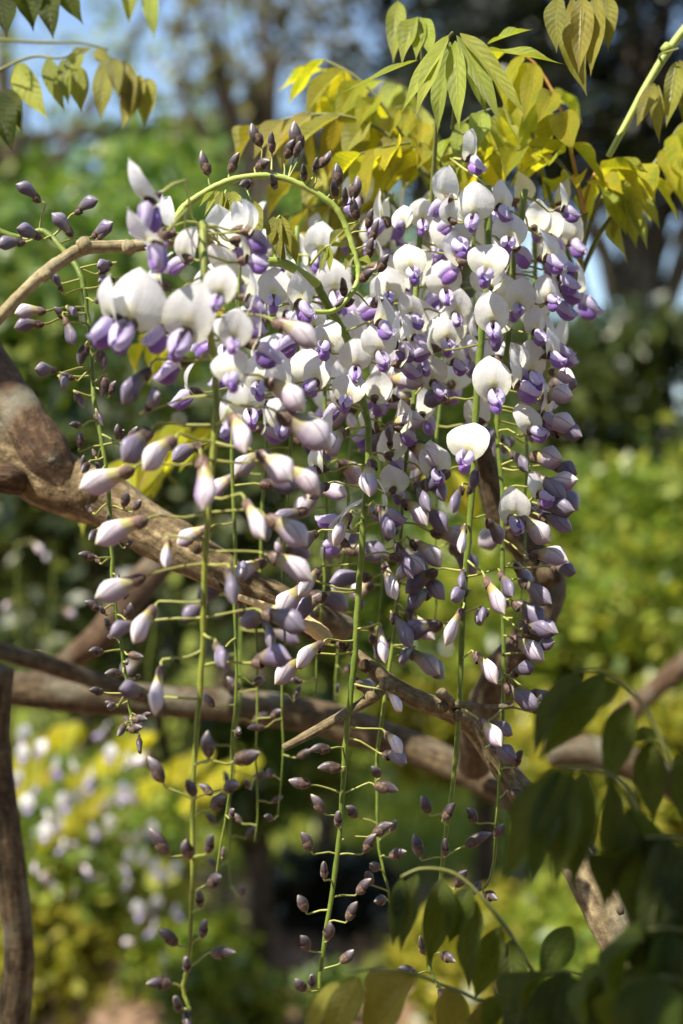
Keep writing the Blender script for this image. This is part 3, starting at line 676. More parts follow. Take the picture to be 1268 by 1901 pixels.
branch('blurred brown limb crossing behind the dark hanging leaves', 'branch', [
    ('limb', [(1020, 1395, 1.25, 56), (1100, 1395, 1.25, 64), (1200, 1430, 1.25, 62), (1340, 1500, 1.25, 60)], 'bark')], rough=.12)
branch('blurred russet limb slanting up at the right above hanging leaves', 'branch', [
    ('limb', [(1150, 1340, 1.6, 34), (1210, 1285, 1.6, 36), (1290, 1215, 1.6, 38), (1400, 1130, 1.6, 38)], 'bark_red')], rough=.12)
lg = branch('pale weathered log leaning on the soil among low plants', 'log', [
    ('log', [(60, 2010, 3.35, 70), (120, 1890, 3.4, 74), (170, 1830, 3.5, 70), (205, 1770, 3.6, 60)], 'bark_tan')], name='fallen_log', rough=.12, fs=8)

# ------------------------------------------------------------------ the photographed racemes
g1 = 'wisteria racemes in flower on the near branches'
r1 = Raceme('long raceme on a thick yellow green stalk, big white blossoms above, sparse buds below', [(392, 452, .752), (381, 424, .72), (375, 420, .69), (379, 520, .68), (388, 640, .68), (394, 760, .68), (386, 960, .68), (379, 1110, .685), (375, 1300, .69), (366, 1500, .69), (357, 1720, .695), (350, 1800, .695), (337, 1842, .695), (344, 1880, .695)], .0020, .0008, group=g1, mat='olive_stalk')
for a in ((247, 548, 108, -12), (207, 552, 88, -48), (357, 572, 100, 2), (412, 520, 66, 8), (437, 602, 64, 12), (428, 668, 66, -5)): r1.open(*a)
r1.open(258, 424, 88, -66, d=.655, pitch=-48, roll=0); r1.open(248, 340, 88, -68, d=.66, pitch=-36, roll=0)
for a in ((508, 597, 581, 645), (493, 706, 561, 765), (517, 768, 612, 838), (480, 842, 537, 890), (523, 866, 592, 925), (493, 960, 567, 1015), (497, 1032, 567, 1072), (455, 930, 486, 985), (247, 872, 150, 908), (272, 965, 194, 1008), (268, 1072, 185, 1108), (288, 1128, 262, 1183), (300, 1238, 298, 1292), (326, 815, 280, 872), (374, 848, 376, 932), (312, 1003, 314, 1048), (428, 770, 450, 830)): r1.bean(*a)
for a in ((278, 685, 240, 750), (270, 762, 300, 742), (280, 800, 246, 848), (258, 1160, 218, 1178), (425, 1058, 438, 1112), (488, 1138, 562, 1168), (270, 1290, 235, 1278), (400, 1195, 415, 1225), (470, 1230, 530, 1225)): r1.bean(*a, 'dark')
for a in ((302, 1450, 270, 1402), (310, 1583, 278, 1541), (328, 1752, 300, 1724), (394, 1770, 432, 1764), (374, 1737, 385, 1704), (316, 1826, 282, 1820), (348, 1800, 349, 1778), (345, 1878, 352, 1902), (334, 1872, 330, 1852), (351, 1592, 350, 1556), (374, 1680, 370, 1652), (388, 1405, 388, 1354), (436, 1412, 488, 1394), (388, 1640, 410, 1625), (362, 1475, 352, 1450), (395, 1500, 420, 1478), (385, 1580, 396, 1552), (418, 1465, 440, 1455)): r1.bean(*a, 'bud')
r1.fill(.02, .13, .006, .9, 1, az=1.6, size=.95)

r2 = Raceme('raceme of small dark slate buds hanging by the left edge over the thick branch', [(-30, 415, .77), (25, 440, .77), (75, 428, .77), (115, 470, .765), (150, 520, .76), (165, 590, .76), (172, 640, .76), (182, 720, .76), (192, 810, .755), (205, 950, .755), (212, 1100, .755), (220, 1210, .755), (235, 1310, .755), (260, 1378, .755)], .0019, .0007, group=g1); r2.radial = True
for a in ((74, 374, 36, 352), (140, 396, 186, 378), (134, 438, 99, 402), (76, 442, 46, 436), (46, 450, 10, 462), (172, 440, 206, 428), (178, 452, 205, 430), (80, 602, 30, 614), (126, 572, 145, 590), (208, 490, 188, 500), (120, 590, 138, 640), (212, 520, 190, 530), (115, 540, 105, 520), (105, 690, 75, 690), (112, 700, 128, 720)): r2.bean(*a, 'dark', full=.016)
r2.bean(84, 578, 34, 586, 'bean', full=.016)
for a in ((160, 640, 150, 680), (186, 650, 190, 690), (140, 730, 155, 755), (195, 700, 188, 740), (180, 765, 192, 790), (148, 830, 152, 800), (165, 860, 158, 875), (225, 815, 222, 790), (240, 815, 258, 790), (155, 870, 160, 850), (180, 985, 172, 1000), (230, 940, 235, 915), (248, 945, 262, 930), (175, 1035, 150, 1030), (185, 1130, 160, 1118), (235, 1145, 243, 1118), (205, 1170, 198, 1150), (240, 1215, 268, 1218), (190, 1210, 172, 1208), (225, 1250, 200, 1250), (190, 1285, 175, 1280), (245, 1335, 275, 1335), (232, 1345, 222, 1362), (258, 1370, 262, 1388), (240, 1355, 262, 1350), (212, 1310, 205, 1308)): r2.bean(*a, 'bud', full=.0095)
r2.fill(r2.len * .2, r2.len, .0052, 0, 0, size=.72, pl0=.014, pl1=.006)

r3 = Raceme('central raceme with a dark green stalk, a spade shaped white blossom and dangling buds', [(588, 526, .795), (612, 565, .797), (640, 622, .80), (660, 690, .80), (672, 760, .80), (677, 830, .80), (672, 1000, .80), (661, 1160, .80), (655, 1290, .80), (645, 1420, .80), (632, 1560, .80), (610, 1720, .80), (592, 1822, .80), (584, 1850, .80)], .0024, .0010, group=g1)
for a in ((652, 712, 60, 2), (701, 624, 64, 4), (714, 570, 60, 45), (600, 612, 66, -18), (560, 530, 66, 60), (508, 525, 62, 10), (660, 655, 55, -10), (478, 682, 66, -8), (520, 690, 70, 40), (590, 680, 60, -30)): r3.open(*a)
for a in ((692, 855, 690, 912), (650, 955, 626, 1006), (592, 1058, 563, 1094), (566, 1090, 518, 1138), (600, 1194, 563, 1230), (566, 1224, 520, 1264), (706, 1168, 712, 1214), (720, 1288, 740, 1311), (716, 1362, 743, 1392), (640, 800, 612, 838)): r3.bean(*a)
for a in ((610, 900, 580, 925), (590, 990, 560, 1010), (712, 1400, 752, 1412), (700, 940, 722, 985)): r3.bean(*a, 'dark')
for a in ((612, 1390, 575, 1392), (632, 1425, 588, 1428), (575, 1457, 531, 1447), (600, 1507, 574, 1473), (626, 1532, 630, 1508), (578, 1577, 556, 1543), (602, 1628, 602, 1598), (568, 1690, 553, 1658), (573, 1762, 558, 1735), (566, 1838, 550, 1814), (581, 1830, 578, 1808), (608, 1742, 610, 1708), (697, 1458, 742, 1472), (693, 1548, 730, 1530), (676, 1580, 696, 1550), (664, 1657, 684, 1634), (645, 1706, 660, 1678), (634, 1786, 656, 1760)): r3.bean(*a, 'bud')
r3.fill(.03, .16, .009, .55, 1, az=1.6, size=.95); r3.fill(.16, .24, .012, 0, 1, az=1.6, dark=.7)

r6 = Raceme('raceme hidden behind stacked white blossoms between the two dark green stalks', [(800, 372, .86), (780, 420, .845), (770, 560, .84), (765, 700, .84), (748, 900, .84), (735, 1150, .84), (708, 1400, .84), (703, 1500, .84), (708, 1600, .84), (722, 1690, .84)], .0020, .0007, group=g1)
for a in ((786, 387, 50, 18), (836, 420, 72, 0), (757, 475, 62, -10), (824, 509, 62, 5), (718, 522, 56, -18), (762, 560, 54, 45), (766, 600, 54, 48), (829, 604, 62, 14), (800, 682, 60, 25), (778, 645, 56, -10), (806, 846, 64, 22), (745, 395, 44, -30), (850, 560, 50, 30)): r6.open(*a)
for a in ((716, 708, 762, 715), (716, 796, 774, 788), (758, 822, 812, 868), (748, 930, 786, 976), (763, 1005, 816, 1056), (772, 1056, 742, 1066), (712, 1045, 730, 1099), (755, 1134, 796, 1176), (756, 1210, 806, 1246)): r6.bean(*a)
for a in ((776, 944, 822, 988), (738, 985, 712, 992), (775, 1070, 819, 1112), (735, 1010, 755, 1055), (728, 1140, 752, 1185), (800, 880, 818, 925), (770, 900, 790, 940), (765, 1205, 745, 1222), (725, 830, 718, 800), (800, 1100, 760, 1125)): r6.bean(*a, 'dark')
for a in ((724, 1590, 752, 1578), (702, 1612, 690, 1600), (690, 1640, 680, 1620), (662, 1515, 645, 1498), (726, 1540, 735, 1518), (715, 1670, 698, 1668), (705, 1440, 690, 1420)): r6.bean(*a, 'bud')
r6.fill(.01, .15, .011, .9, 1, az=1.4, size=.95); r6.fill(.15, .3, .012, 0, 1, az=1.4, dark=.8)

r4 = Raceme('raceme with broad round white blossoms low down, stalk straight above the thin bare spur', [(905, 345, .80), (903, 400, .80), (900, 500, .80), (894, 640, .80), (886, 800, .80), (878, 950, .80), (865, 1150, .80), (850, 1330, .80), (836, 1480, .80), (815, 1610, .80), (797, 1760, .80), (803, 1810, .80), (818, 1830, .80)], .0022, .0009, group=g1)
for a in ((879, 368, 66, -4), (909, 472, 70, -8), (911, 571, 66, 0), (914, 693, 74, 2), (873, 808, 74, -8)): r4.open(*a)
for a in ((862, 978, 852, 1020), (901, 1074, 925, 1124), (858, 1132, 834, 1176), (880, 1213, 909, 1257), (890, 1338, 918, 1372)): r4.bean(*a)
for a in ((858, 905, 842, 942), (928, 1063, 944, 1102), (868, 1098, 835, 1112), (895, 1130, 888, 1152), (860, 1060, 852, 1085), (870, 915, 882, 880), (905, 1135, 886, 1150)): r4.bean(*a, 'dark')
for a in ((796, 1508, 781, 1474), (824, 1520, 840, 1494), (781, 1588, 766, 1544), (866, 1569, 910, 1549), (826, 1586, 826, 1560), (846, 1645, 868, 1614), (820, 1772, 838, 1776), (770, 1806, 744, 1794), (786, 1768, 780, 1738), (815, 1838, 830, 1850)): r4.bean(*a, 'bud')
r4.open(880, 266, 58, 60, d=.83, roll=8)
r4.fill(.005, .12, .011, .95, 1, az=1.6, size=.95); r4.fill(.12, .26, .014, 0, 1, az=1.6, dark=.8)

r5 = Raceme('outermost right raceme fringed with white blossoms and pointed lilac buds', [(975, 352, .83), (965, 400, .83), (950, 500, .83), (936, 650, .83), (926, 780, .83), (935, 920, .83), (941, 1080, .83), (935, 1300, .83), (925, 1480, .83), (905, 1620, .83), (880, 1655, .83)], .0020, .0007, group=g1)
for a in ((936, 357, 58, 50), (950, 419, 66, 8), (1016, 447, 62, 68), (966, 542, 58, 5), (1018, 529, 54, 32), (984, 664, 62, 22), (1020, 632, 54, 65), (979, 768, 62, 32), (953, 931, 64, 8), (1000, 892, 54, 38), (1000, 590, 52, 40)): r5.open(*a)
for a in ((998, 785, 1056, 796), (983, 850, 1033, 856), (1000, 903, 1058, 893), (965, 962, 1015, 1006), (983, 1032, 1044, 1044), (950, 1185, 999, 1222), (1020, 690, 1055, 705), (1005, 740, 1050, 745)): r5.bean(*a)
for a in ((1022, 803, 1066, 816), (1024, 866, 1061, 880), (1000, 936, 1046, 946), (1002, 958, 1044, 982), (1024, 1054, 1060, 1063), (968, 1078, 1004, 1108), (952, 1118, 999, 1162), (970, 1168, 1012, 1172), (934, 1272, 989, 1308), (988, 1284, 1012, 1298), (950, 1252, 978, 1240), (948, 840, 968, 870), (990, 1210, 1020, 1190), (910, 1345, 945, 1360), (910, 1390, 948, 1400), (990, 1320, 1010, 1305)): r5.bean(*a, 'dark')
for a in ((884, 1524, 867, 1502), (920, 1552, 930, 1530), (900, 1660, 915, 1662), (955, 1420, 965, 1395), (946, 1470, 975, 1480), (890, 1640, 878, 1650)): r5.bean(*a, 'bud')
r5.fill(.005, .14, .0095, .95, 1, az=.9, size=.93); r5.fill(.14, .28, .013, 0, 1, az=.9, dark=.8)

r9 = Raceme('arching bright green raceme of upright brown tipped buds above the twig', [(334, 393, .786), (345, 383, .787), (400, 352, .787), (450, 333, .787), (510, 329, .787), (560, 345, .787), (610, 380, .787), (640, 425, .787), (658, 480, .785), (661, 520, .783), (648, 555, .78), (620, 577, .78), (580, 577, .78), (548, 571, .78)], .0021, .0012, group=g1, mat='shoot'); r9.radial = True
for a in ((386, 324, 376, 282), (427, 320, 444, 291), (483, 270, 468, 226), (505, 282, 506, 253), (556, 278, 549, 224), (531, 293, 547, 264), (476, 311, 500, 306), (594, 310, 614, 277), (628, 342, 624, 298), (655, 368, 662, 323), (624, 364, 618, 338), (662, 407, 657, 372), (682, 422, 692, 392), (690, 446, 701, 416), (684, 477, 692, 449), (703, 503, 722, 476), (565, 334, 564, 320), (655, 558, 630, 568), (690, 566, 706, 562), (640, 548, 636, 530), (468, 340, 452, 350), (512, 348, 506, 338), (585, 318, 588, 308), (640, 378, 640, 362), (668, 520, 690, 508), (548, 290, 556, 276)): r9.bean(*a, 'bud', full=.0115)

for label, path, d, op, bt, dk in (
    ('shaded raceme just right of the thick yellow green stalk', [(445, 470), (436, 800), (440, 1150), (424, 1420), (402, 1640)], .86, .30, .62, .5),
    ('raceme with a thin green stalk behind the large pinkish half open flowers', [(492, 480), (490, 800), (484, 1050), (478, 1320), (470, 1560)], .91, .30, .66, .45),
    ('crowded raceme of white blossoms below the arching bud stalk', [(552, 420), (548, 700), (535, 1000), (522, 1300), (515, 1520)], .89, .36, .70, .4),
    ('crowded raceme between the arching bud stalk and the central stalk', [(604, 470), (606, 760), (598, 1050), (588, 1300)], .88, .38, .82, .4),
    ('raceme tucked behind the spade shaped central blossom', [(650, 400), (650, 700), (640, 1000), (625, 1300)], .95, .40, .80, .45),
    ('raceme deep in the cluster left of the stacked white blossoms', [(722, 360), (712, 700), (706, 1000), (696, 1300)], .93, .42, .80, .5),
    ('raceme behind the gap between the two dark green stalks', [(842, 360), (826, 620), (812, 900), (800, 1200)], .91, .42, .82, .6),
    ('back raceme at the right flank of the cluster under yellow leaves', [(990, 360), (988, 640), (975, 900), (962, 1180)], .90, .42, .80, .6),
    ('short raceme high up behind the white blossoms under the yellow leaves', [(890, 330), (880, 520), (872, 700)], .88, .8, 1, .4),
    ('raceme of closed dark buds dangling in shade under the broken branch', [(450, 1080), (440, 1300), (430, 1500), (424, 1660)], 1.0, 0, .3, 1)):
    rc = Raceme(label, [(a[0], a[1], d) for a in path], .0015, .0004, group=g1); rc.fill(.006, rc.len, .0108, op, bt, dark=dk, size=1.05)

# ------------------------------------------------------------------ leaves near the flowers
leaf('young silky leaf drooping like a parasol at the top of the shoot', [(800, 400, .86), (806, 300, .85), (815, 180, .83), (828, 85, .80), (840, 60, .79)], .0016, 'leaf_young', 'dark_stalk', lf=[
    (832, 66, .79, 744, 200, .765, 32), (832, 70, .788, 768, 218, .76, 36), (836, 78, .80, 808, 245, .80, 40), (845, 76, .787, 852, 240, .765, 36), (848, 66, .787, 935, 228, .76, 34), (854, 62, .788, 980, 212, .765, 34), (852, 70, .80, 905, 215, .80, 30)], roll=.3)
leaf('young pair of narrow leaflets spread level beside the parasol leaf', [(840, 240, .87), (846, 150, .86), (842, 100, .85)], .0012, 'leaf_young', lf=[(775, 112, .82, 634, 168, .80, 26), (893, 92, .81, 1048, 112, .80, 28), (905, 82, .83, 988, 48, .83, 26), (842, 98, .85, 780, 108, .82, 20)], face=(0, -.45, .9))
leaf('small folded young leaf behind the parasol leaf', [(790, 180, .87), (782, 90, .86), (776, 32, .85)], .0012, 'leaf_young', lf=[(774, 32, .85, 742, 112, .83, 34), (780, 32, .85, 772, 108, .83, 28), (786, 34, .85, 802, 108, .83, 30), (738, 2, .9, 730, 115, .88, 36)], roll=.3)
leaf('dark glossy leaf with upright hanging leaflets beside the conifer', [(1120, -60, .84), (1075, -30, .84), (1030, -15, .84)], .0014, 'leaf_bronze', lf=[(1036, -8, .83, 1032, 96, .82, 40), (1062, -5, .84, 1086, 172, .83, 42), (1080, -8, .83, 1075, 135, .82, 42), (1108, -10, .83, 1096, 138, .82, 40), (1040, 50, .86, 1090, 172, .85, 38), (1125, -12, .84, 1130, 90, .83, 36)], roll=.4)
yl = [  # label, path, mat, auto
    ('broad yellow leaf shading the buds at the top of the arch', [(800, 330, .92), (720, 250, .92), (640, 215, .92), (560, 215, .93), (480, 235, .94)], 'leaf_bronze', (5, .058, .020, .7, .25)),
    ('golden leaf with level leaflets above the first white blossoms', [(830, 330, .90), (790, 270, .89), (730, 270, .885), (670, 285, .88)], 'leaf_yellow', (4, .050, .020, .35, .2)),
    ('yellow leaf coloured as if backlit left of the parasol leaf', [(800, 360, .95), (740, 240, .95), (670, 150, .95), (600, 110, .96)], 'leaf_yellow', (5, .058, .020, .8, .3)),
    ('lime leaf directly under the parasol leaf', [(806, 340, .90), (830, 270, .90), (870, 220, .89), (920, 200, .88)], 'leaf_young', (4, .050, .017, .9, .2)),
    ('yellow leaf on a reddish stalk in front of the dark conifer', [(1085, 395, .90), (1062, 290, .90), (1040, 200, .90), (990, 115, .90), (940, 95, .90)], 'leaf_yellow', (5, .055, .020, .8, .35)),
    ('golden leaf spreading level above the right hand blossoms', [(1085, 400, .91), (1060, 330, .91), (1010, 280, .905), (940, 275, .90), (890, 290, .90)], 'leaf_yellow', (5, .055, .020, .3, .3)),
    ('golden leaf pointing at the conifer from the reddish stalk', [(1080, 400, .92), (1100, 330, .92), (1140, 300, .92), (1200, 320, .92)], 'leaf_yellow', (4, .055, .020, .35, .3)),
    ('pale folded leaf hanging right of the outermost blossoms', [(1078, 480, .93), (1100, 400, .93), (1135, 345, .93), (1165, 335, .93)], 'leaf_young', (3, .052, .018, 1.3, .6)),
    ('bronze leaf low behind the top blossoms', [(760, 420, .98), (700, 340, .98), (640, 310, .98), (560, 320, .98)], 'leaf_bronze', (5, .058, .021, .6, .2)),
    ('bright yellow leaf deep behind the parasol leaf', [(850, 380, 1.0), (890, 260, 1.0), (950, 190, 1.0), (1020, 170, 1.0)], 'leaf_yellow', (5, .060, .022, .7, .25)),
    ('olive leaf at the left foot of the yellow leaves', [(720, 460, .96), (660, 400, .96), (600, 380, .96), (540, 400, .97)], 'leaf_bronze', (4, .050, .020, .9, .2)),
    ('lime yellow leaf at the back of the top cluster over the sky', [(720, 380, 1.04), (690, 260, 1.04), (650, 170, 1.04), (600, 130, 1.04)], 'leaf_yellow', (6, .062, .022, .6, .2)),
    ('pale green leaf behind the golden level leaf', [(860, 340, 1.02), (800, 230, 1.02), (760, 170, 1.02), (710, 150, 1.02)], 'leaf_young', (5, .060, .021, .8, .2)),
    ('yellow leaf drooping behind the small folded young leaf', [(800, 330, .98), (790, 250, .98), (760, 200, .98), (700, 210, .98)], 'leaf_yellow', (5, .056, .020, 1.0, .2)),
    ('yellow leaf with two leaflets hanging at the far right stem', [(1210, 310, .95), (1240, 270, .95), (1262, 235, .95), (1290, 220, .95)], 'leaf_yellow', (3, .050, .021, 1.4, .3)),
    ('yellow leaf among stalks behind the left blossoms', [(480, 560, 1.0), (380, 560, 1.0), (320, 590, 1.0), (280, 620, 1.0)], 'leaf_yellow', (4, .052, .022, .7, .3)),
    ('yellow leaf behind the lower half of the thick yellow green stalk', [(420, 800, 1.02), (360, 790, 1.02), (300, 800, 1.02), (240, 850, 1.02)], 'leaf_yellow', (4, .055, .022, .6, .2)),
    ('olive leaf below the small dark buds at left', [(330, 900, 1.05), (290, 870, 1.05), (230, 870, 1.05), (190, 900, 1.05)], 'leaf_young', (4, .055, .022, .8, .2)),
    ('yellow leaf coloured to glow behind the dark half open flowers', [(760, 870, 1.08), (780, 860, 1.08), (830, 870, 1.08), (860, 900, 1.08)], 'leaf_yellow', (3, .055, .022, .5, .2))]
for lb, path, mt, au in yl:
    leaf(lb, path, .0014, mt, 'red_stalk' if 'reddish' in lb else 'dark_stalk', auto=(au[0], au[1] * 1.08, au[2] * .84, au[3] + .25, au[4]))
branch('slender upright shoot with three stalks right of the blossoms', 'shoot', [
    ('stem', [(1010, 700, .98, 10), (1045, 600, .95, 11), (1072, 530, .93, 14), (1080, 440, .92, 13), (1086, 395, .91, 13)], 'dark_stalk'),
    ('left_stalk', [(1072, 525, .93, 9), (1045, 440, .93, 9), (1010, 330, .93, 9), (985, 235, .93, 8), (965, 130, .93, 6)], 'dark_stalk'),
    ('right_stalk', [(1074, 525, .93, 10), (1110, 440, .93, 10), (1170, 360, .94, 9), (1215, 310, .95, 8)], 'dark_stalk')], name='wisteria_shoot', rough=.05, sides=8)
branch('pale green shoot tip rising past the conifer with a small node', 'shoot', [
    ('stem', [(1130, 290, .88, 11), (1165, 225, .88, 13), (1200, 160, .88, 14), (1240, 95, .88, 16), (1290, 30, .88, 16)], 'shoot')], name='wisteria_shoot', rough=.06, sides=8, knots=[(1238, 90, .87, 22, 'shoot')])
leaf('grey green young leaf hanging from the pale shoot tip', [(1225, 110, .88), (1228, 100, .87), (1260, 90, .86)], .001, 'leaf_bronze', lf=[(1215, 155, .87, 1182, 232, .86, 30), (1222, 158, .875, 1222, 265, .87, 26), (1255, 115, .87, 1238, 235, .86, 34), (1262, 112, .88, 1270, 225, .87, 32)])
leaf('tiny folded leaf tufts under the arching bud stalk', [(420, 352, .785), (418, 362, .782), (425, 372, .78)], .0008, 'leaf_young', 'shoot', lf=[(408, 352, .785, 378, 400, .775, 12), (414, 355, .783, 400, 405, .772, 14), (418, 358, .782, 411, 412, .772, 12), (400, 352, .785, 368, 385, .777, 11), (430, 356, .783, 440, 414, .774, 34), (424, 356, .784, 430, 408, .776, 18)], roll=.2)
leaf('bronze single leaflet hanging under the arching bud stalk', [(455, 345, .787), (462, 360, .785), (468, 374, .783)], .0008, 'leaf_bronze', 'shoot', lf=[(470, 373, .782, 474, 474, .772, 44)], roll=.05)
leaf('curled young leaf sprouting up from the green shoot', [(512, 484, .778), (506, 455, .778), (498, 430, .778), (520, 400, .775)], .0012, 'leaf_bronze', 'shoot', lf=[(515, 402, .776, 518, 482, .77, 28), (520, 400, .776, 540, 470, .768, 24), (508, 402, .778, 500, 462, .77, 20), (530, 425, .782, 552, 490, .776, 26), (512, 404, .78, 528, 500, .778, 22)], roll=.4)
leaf('small green leaf tuft on a thin stalk by the arching stalk', [(575, 492, .78), (600, 462, .775), (612, 456, .772)], .0009, 'leaf_young', 'shoot', lf=[(612, 455, .772, 642, 420, .765, 18), (614, 456, .772, 650, 452, .768, 14), (612, 458, .772, 612, 505, .765, 13), (608, 458, .772, 592, 508, .766, 12), (604, 458, .774, 588, 470, .77, 12), (655, 470, .775, 640, 500, .768, 15), (668, 480, .775, 690, 490, .768, 16)], roll=.3)
# upper left
leaf('blurred leaf with slim pale leaflets hanging at the upper left', [(-80, 170, 0.960), (0, 130, 0.960), (60, 105, 0.960), (110, 108, 0.955), (150, 95, 0.955)], .0014, 'leaf_young', lf=[(30, 120, 0.960, 88, 220, 0.940, 46), (88, 108, 0.955, 118, 205, 0.940, 34), (118, 110, 0.950, 124, 190, 0.940, 28), (140, 120, 0.960, 150, 205, 0.950, 40), (150, 98, 0.955, 115, 150, 0.940, 28)], roll=.5, d=0.960)
leaf('blurred green leaf with leaflets bunched over the sky at the upper left', [(-60, 70, 1.000), (60, 78, 1.000), (150, 80, 1.000), (200, 92, 1.000)], .0014, 'leaf_bronze', lf=[(205, 105, 1.000, 182, 218, 0.990, 44), (212, 108, 0.995, 218, 178, 0.980, 30), (235, 115, 1.000, 240, 220, 0.985, 38), (262, 140, 1.000, 226, 238, 0.990, 42), (275, 145, 1.000, 268, 230, 0.990, 36), (170, 88, 1.010, 122, 125, 1.000, 26), (178, 92, 1.020, 208, 130, 1.010, 24)], roll=.5)
leaf('dark olive leaf hanging from the top left corner', [(-90, -30, 0.920), (-10, -40, 0.920), (90, -50, 0.920)], .0014, 'leaf_green', lf=[(-10, -30, 0.920, 15, 65, 0.910, 60), (40, -35, 0.920, 62, 45, 0.910, 60), (90, -30, 0.920, 96, 66, 0.910, 54), (110, -40, 0.925, 150, 40, 0.920, 44)], roll=.5)
leaf('leaf with two narrow tips dangling at the top edge over the sky', [(180, -70, 1.000), (240, -50, 1.000), (300, -40, 1.000)], .0012, 'leaf_young', lf=[(236, -45, 1.000, 240, 42, 0.990, 30), (278, -40, 1.000, 284, 68, 0.990, 32)], roll=.3)
leaf('dark rounded leaf with a yellow rim at the left edge', [(-60, 150, 0.920), (-30, 165, 0.920), (0, 170, 0.920)], .0012, 'leaf_green', lf=[(-5, 172, 0.920, 20, 275, 0.910, 60), (15, 165, 0.925, 38, 240, 0.920, 40), (-20, 170, 0.930, -10, 260, 0.920, 50)], roll=.3)
leaf('yellow edged leaflet behind the dark rounded leaf', [(-40, 160, 0.950), (-20, 170, 0.950), (0, 180, 0.950)], .001, 'leaf_yellow', lf=[(0, 180, 0.950, 38, 240, 0.940, 34)], roll=.2)
# lower right, close to the lens and in shade
leaf('deep green leaf arched over with broad leaflets near the thin bare spur', [(1300, 1560, .60), (1268, 1480, .60), (1225, 1368, .60), (1180, 1292, .60), (1120, 1248, .60), (1066, 1246, .60)], .0013, 'leaf_green', lf=[
    (1078, 1248, .60, 982, 1396, .585, 62), (1122, 1250, .60, 1000, 1412, .59, 70), (1168, 1302, .60, 1126, 1468, .59, 64), (1208, 1372, .60, 1212, 1530, .59, 64), (1225, 1368, .605, 1162, 1372, .60, 40), (1150, 1270, .61, 1040, 1330, .61, 50), (1262, 1400, .60, 1290, 1560, .59, 60)], roll=.35)
leaf('deep green leaf with long hanging leaflets over the grey brown stem', [(1240, 1680, .57), (1200, 1560, .57), (1160, 1460, .57), (1100, 1428, .57), (1040, 1424, .57)], .0013, 'leaf_green', lf=[
    (1034, 1425, .57, 928, 1640, .555, 62), (1042, 1428, .57, 980, 1640, .55, 60), (1058, 1430, .565, 1030, 1652, .55, 66), (1085, 1430, .57, 1062, 1655, .555, 68), (1132, 1440, .57, 1140, 1685, .56, 56), (1165, 1500, .57, 1255, 1665, .56, 62), (1010, 1450, .58, 938, 1560, .575, 50)], roll=.35)
leaf('olive green leaf arched in front of the lowest bud tips', [(1080, 1960, .66), (1000, 1820, .66), (950, 1740, .66), (900, 1672, .66), (845, 1622, .66), (785, 1612, .66), (744, 1628, .66)], .0013, 'leaf_green', lf=[
    (746, 1630, .66, 728, 1756, .645, 36), (775, 1622, .66, 742, 1768, .645, 56), (822, 1630, .66, 796, 1796, .645, 62), (872, 1648, .66, 832, 1752, .65, 52), (884, 1672, .66, 864, 1838, .645, 54), (946, 1745, .66, 958, 1900, .645, 58), (930, 1720, .665, 880, 1860, .66, 60), (985, 1800, .66, 1012, 1930, .65, 56), (1060, 1720, .66, 1000, 1822, .65, 60)], roll=.3)
leaf('broad olive leaf lying at the bottom edge under the soil', [(980, 1905, .63), (920, 1872, .63), (830, 1832, .63), (760, 1806, .63), (690, 1800, .63), (638, 1808, .63)], .0013, 'leaf_bronze', lf=[
    (772, 1812, .63, 662, 1930, .62, 86), (664, 1815, .63, 602, 1950, .615, 58), (628, 1822, .63, 560, 1930, .62, 40), (900, 1862, .63, 880, 1990, .62, 60), (830, 1832, .635, 850, 1960, .63, 64)], roll=.25)
for i, (lb, px, py, d) in enumerate((('dark leaf filling the bottom right corner', 1275, 1770, .54), ('dark leaf low down beyond the grey brown stem', 1240, 1900, .60), ('blackish leaf low in the bottom right corner', 1260, 1860, .52), ('dark leaf with drooping tips at the foot of the olive arch', 1030, 1890, .62), ('dark leaf hanging at the right edge over the low bush', 1270, 1600, .56), ('blackish leaf drooping across the foot of the grey brown stem', 1190, 1840, .57), ('dark leaf hanging between the olive arch and the grey brown stem', 1080, 1850, .60))):
    leaf(lb, [(px + 90, py + 120, d), (px + 60, py + 20, d), (px, py - 40, d), (px - 70, py - 45, d)], .0013, 'leaf_green', auto=(4, .058, .023, 1.5, .2))
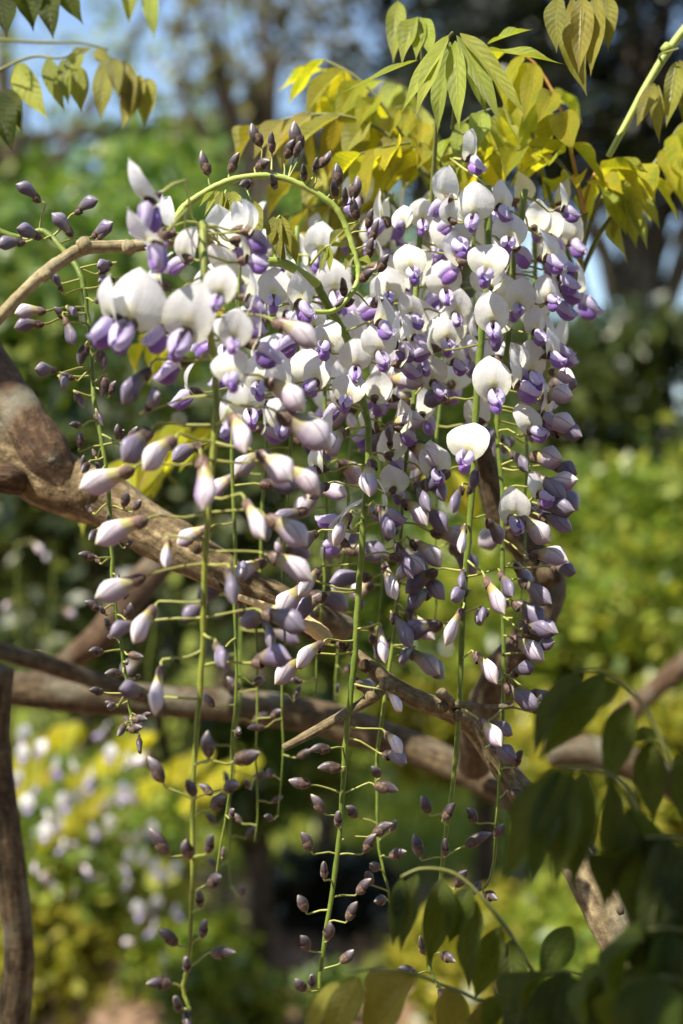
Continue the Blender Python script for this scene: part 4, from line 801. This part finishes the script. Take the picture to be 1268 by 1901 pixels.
# leafy boughs added out of view overhead to shade what hangs low
BO = (('unseen leafy bough added overhead to shade the lower right leaves', -.12, .16, 2.02), ('unseen leafy bough added overhead to shade the hanging buds', -.30, .20, 2.02), ('unseen leafy bough added overhead to cast shade at the left', -.46, .06, 2.05), ('unseen leafy bough added overhead to shade the thin bare spur', .10, .20, 2.0), ('unseen leafy bough added overhead to shade the central stalk', .24, .42, 2.02), ('unseen leafy bough added overhead to shade the thick forked branch', -.98, .60, 2.06))
for i, (lb, x, y, z) in enumerate(BO):
    o_ = Vector((x - .35, y - .05, z + .05)); root = thing('shade_bough', lb, 'branch', o_, 'unseen boughs added overhead for shade')
    q, rr = spline([Vector((0, 0, 0)), Vector((.25, .02, .05)), Vector((.5, .05, .03)), Vector((.75, .03, -.02))], [.008, .007, .005, .003], 16); V, F, U = tube(q, rr, 8, True, .1, 30)
    ob('stem', mesh('stem', V, F, M['bark'], U), root)
    for k in range(70 if i in (0, 3) else 115):
        b = q[R.randrange(1, 16)] + Vector((R.gauss(0, .04), R.uniform(-.11, .11), R.gauss(0, .04))); dv = Vector((R.uniform(-1, 1), R.uniform(-1, 1), R.uniform(-.8, 0))).normalized()
        put_leaflet(root, Vector((0, 0, 0)), 'leaf_green', b, b + dv * .08, .034, Vector((R.uniform(-.5, .5), R.uniform(-.5, .5), 1)))

# ------------------------------------------------------------------ farther racemes, out of focus
far = [('blurred white raceme low at left above the yellow bush', 100, 1395, 2.1), ('blurred white and lilac raceme low at left by the upright stem', 140, 1430, 2.2), ('blurred raceme of pale blossoms just beyond the upright stem', 65, 1370, 2.0), ('blurred raceme behind the bottom of the dark bud stalk', 205, 1420, 2.3), ('blurred small raceme beside the longest bud stalk', 262, 1540, 2.3), ('blurred pinkish raceme beneath the thick branch', 30, 1010, 1.9), ('blurred raceme with pink tips behind the thin dark limb', 100, 1030, 2.1), ('blurred raceme between the warm brown limb and the pale limb', 285, 1130, 1.8), ('blurred raceme shining behind the middle of the pale limb', 215, 1330, 2.0), ('blurred white raceme nearest the green low bush', 300, 1590, 2.4)]
for lb, px, py, d in far:
    m = K * d / 1901; Lp = R.uniform(.18, .26) / m
    rc = Raceme(lb, [(px, py, d), (px + R.uniform(-8, 8), py + Lp * .5, d), (px + R.uniform(-15, 15), py + Lp, d)], .0010, .0006, group='blurred wisteria racemes farther off')
    rc.fill(.0, rc.len, .034 if py < 1200 else .024, 0 if py < 1200 else .6, .95, dark=.25, size=1.0)
for i, (lb, px, py, d) in enumerate((('blurred yellow leaf above the low white racemes', 90, 1400, 2.2), ('blurred golden leaf beside the low white racemes', 220, 1420, 2.3), ('blurred yellow leaf over the green low bush', 330, 1450, 2.4), ('blurred yellow leaf at the foot of the low racemes', 170, 1520, 2.4), ('blurred yellow leaf between the low racemes and the upright stem', 40, 1480, 2.3), ('blurred lime leaf below the longest bud stalk', 420, 1460, 2.5))):
    leaf(lb, [(px + 60, py - 60, d), (px + 20, py - 50, d), (px - 30, py - 20, d), (px - 70, py + 20, d)], .0016, 'leaf_yellow', auto=(5, .075, .030, .8, .1), group='blurred yellow leaves farther off')
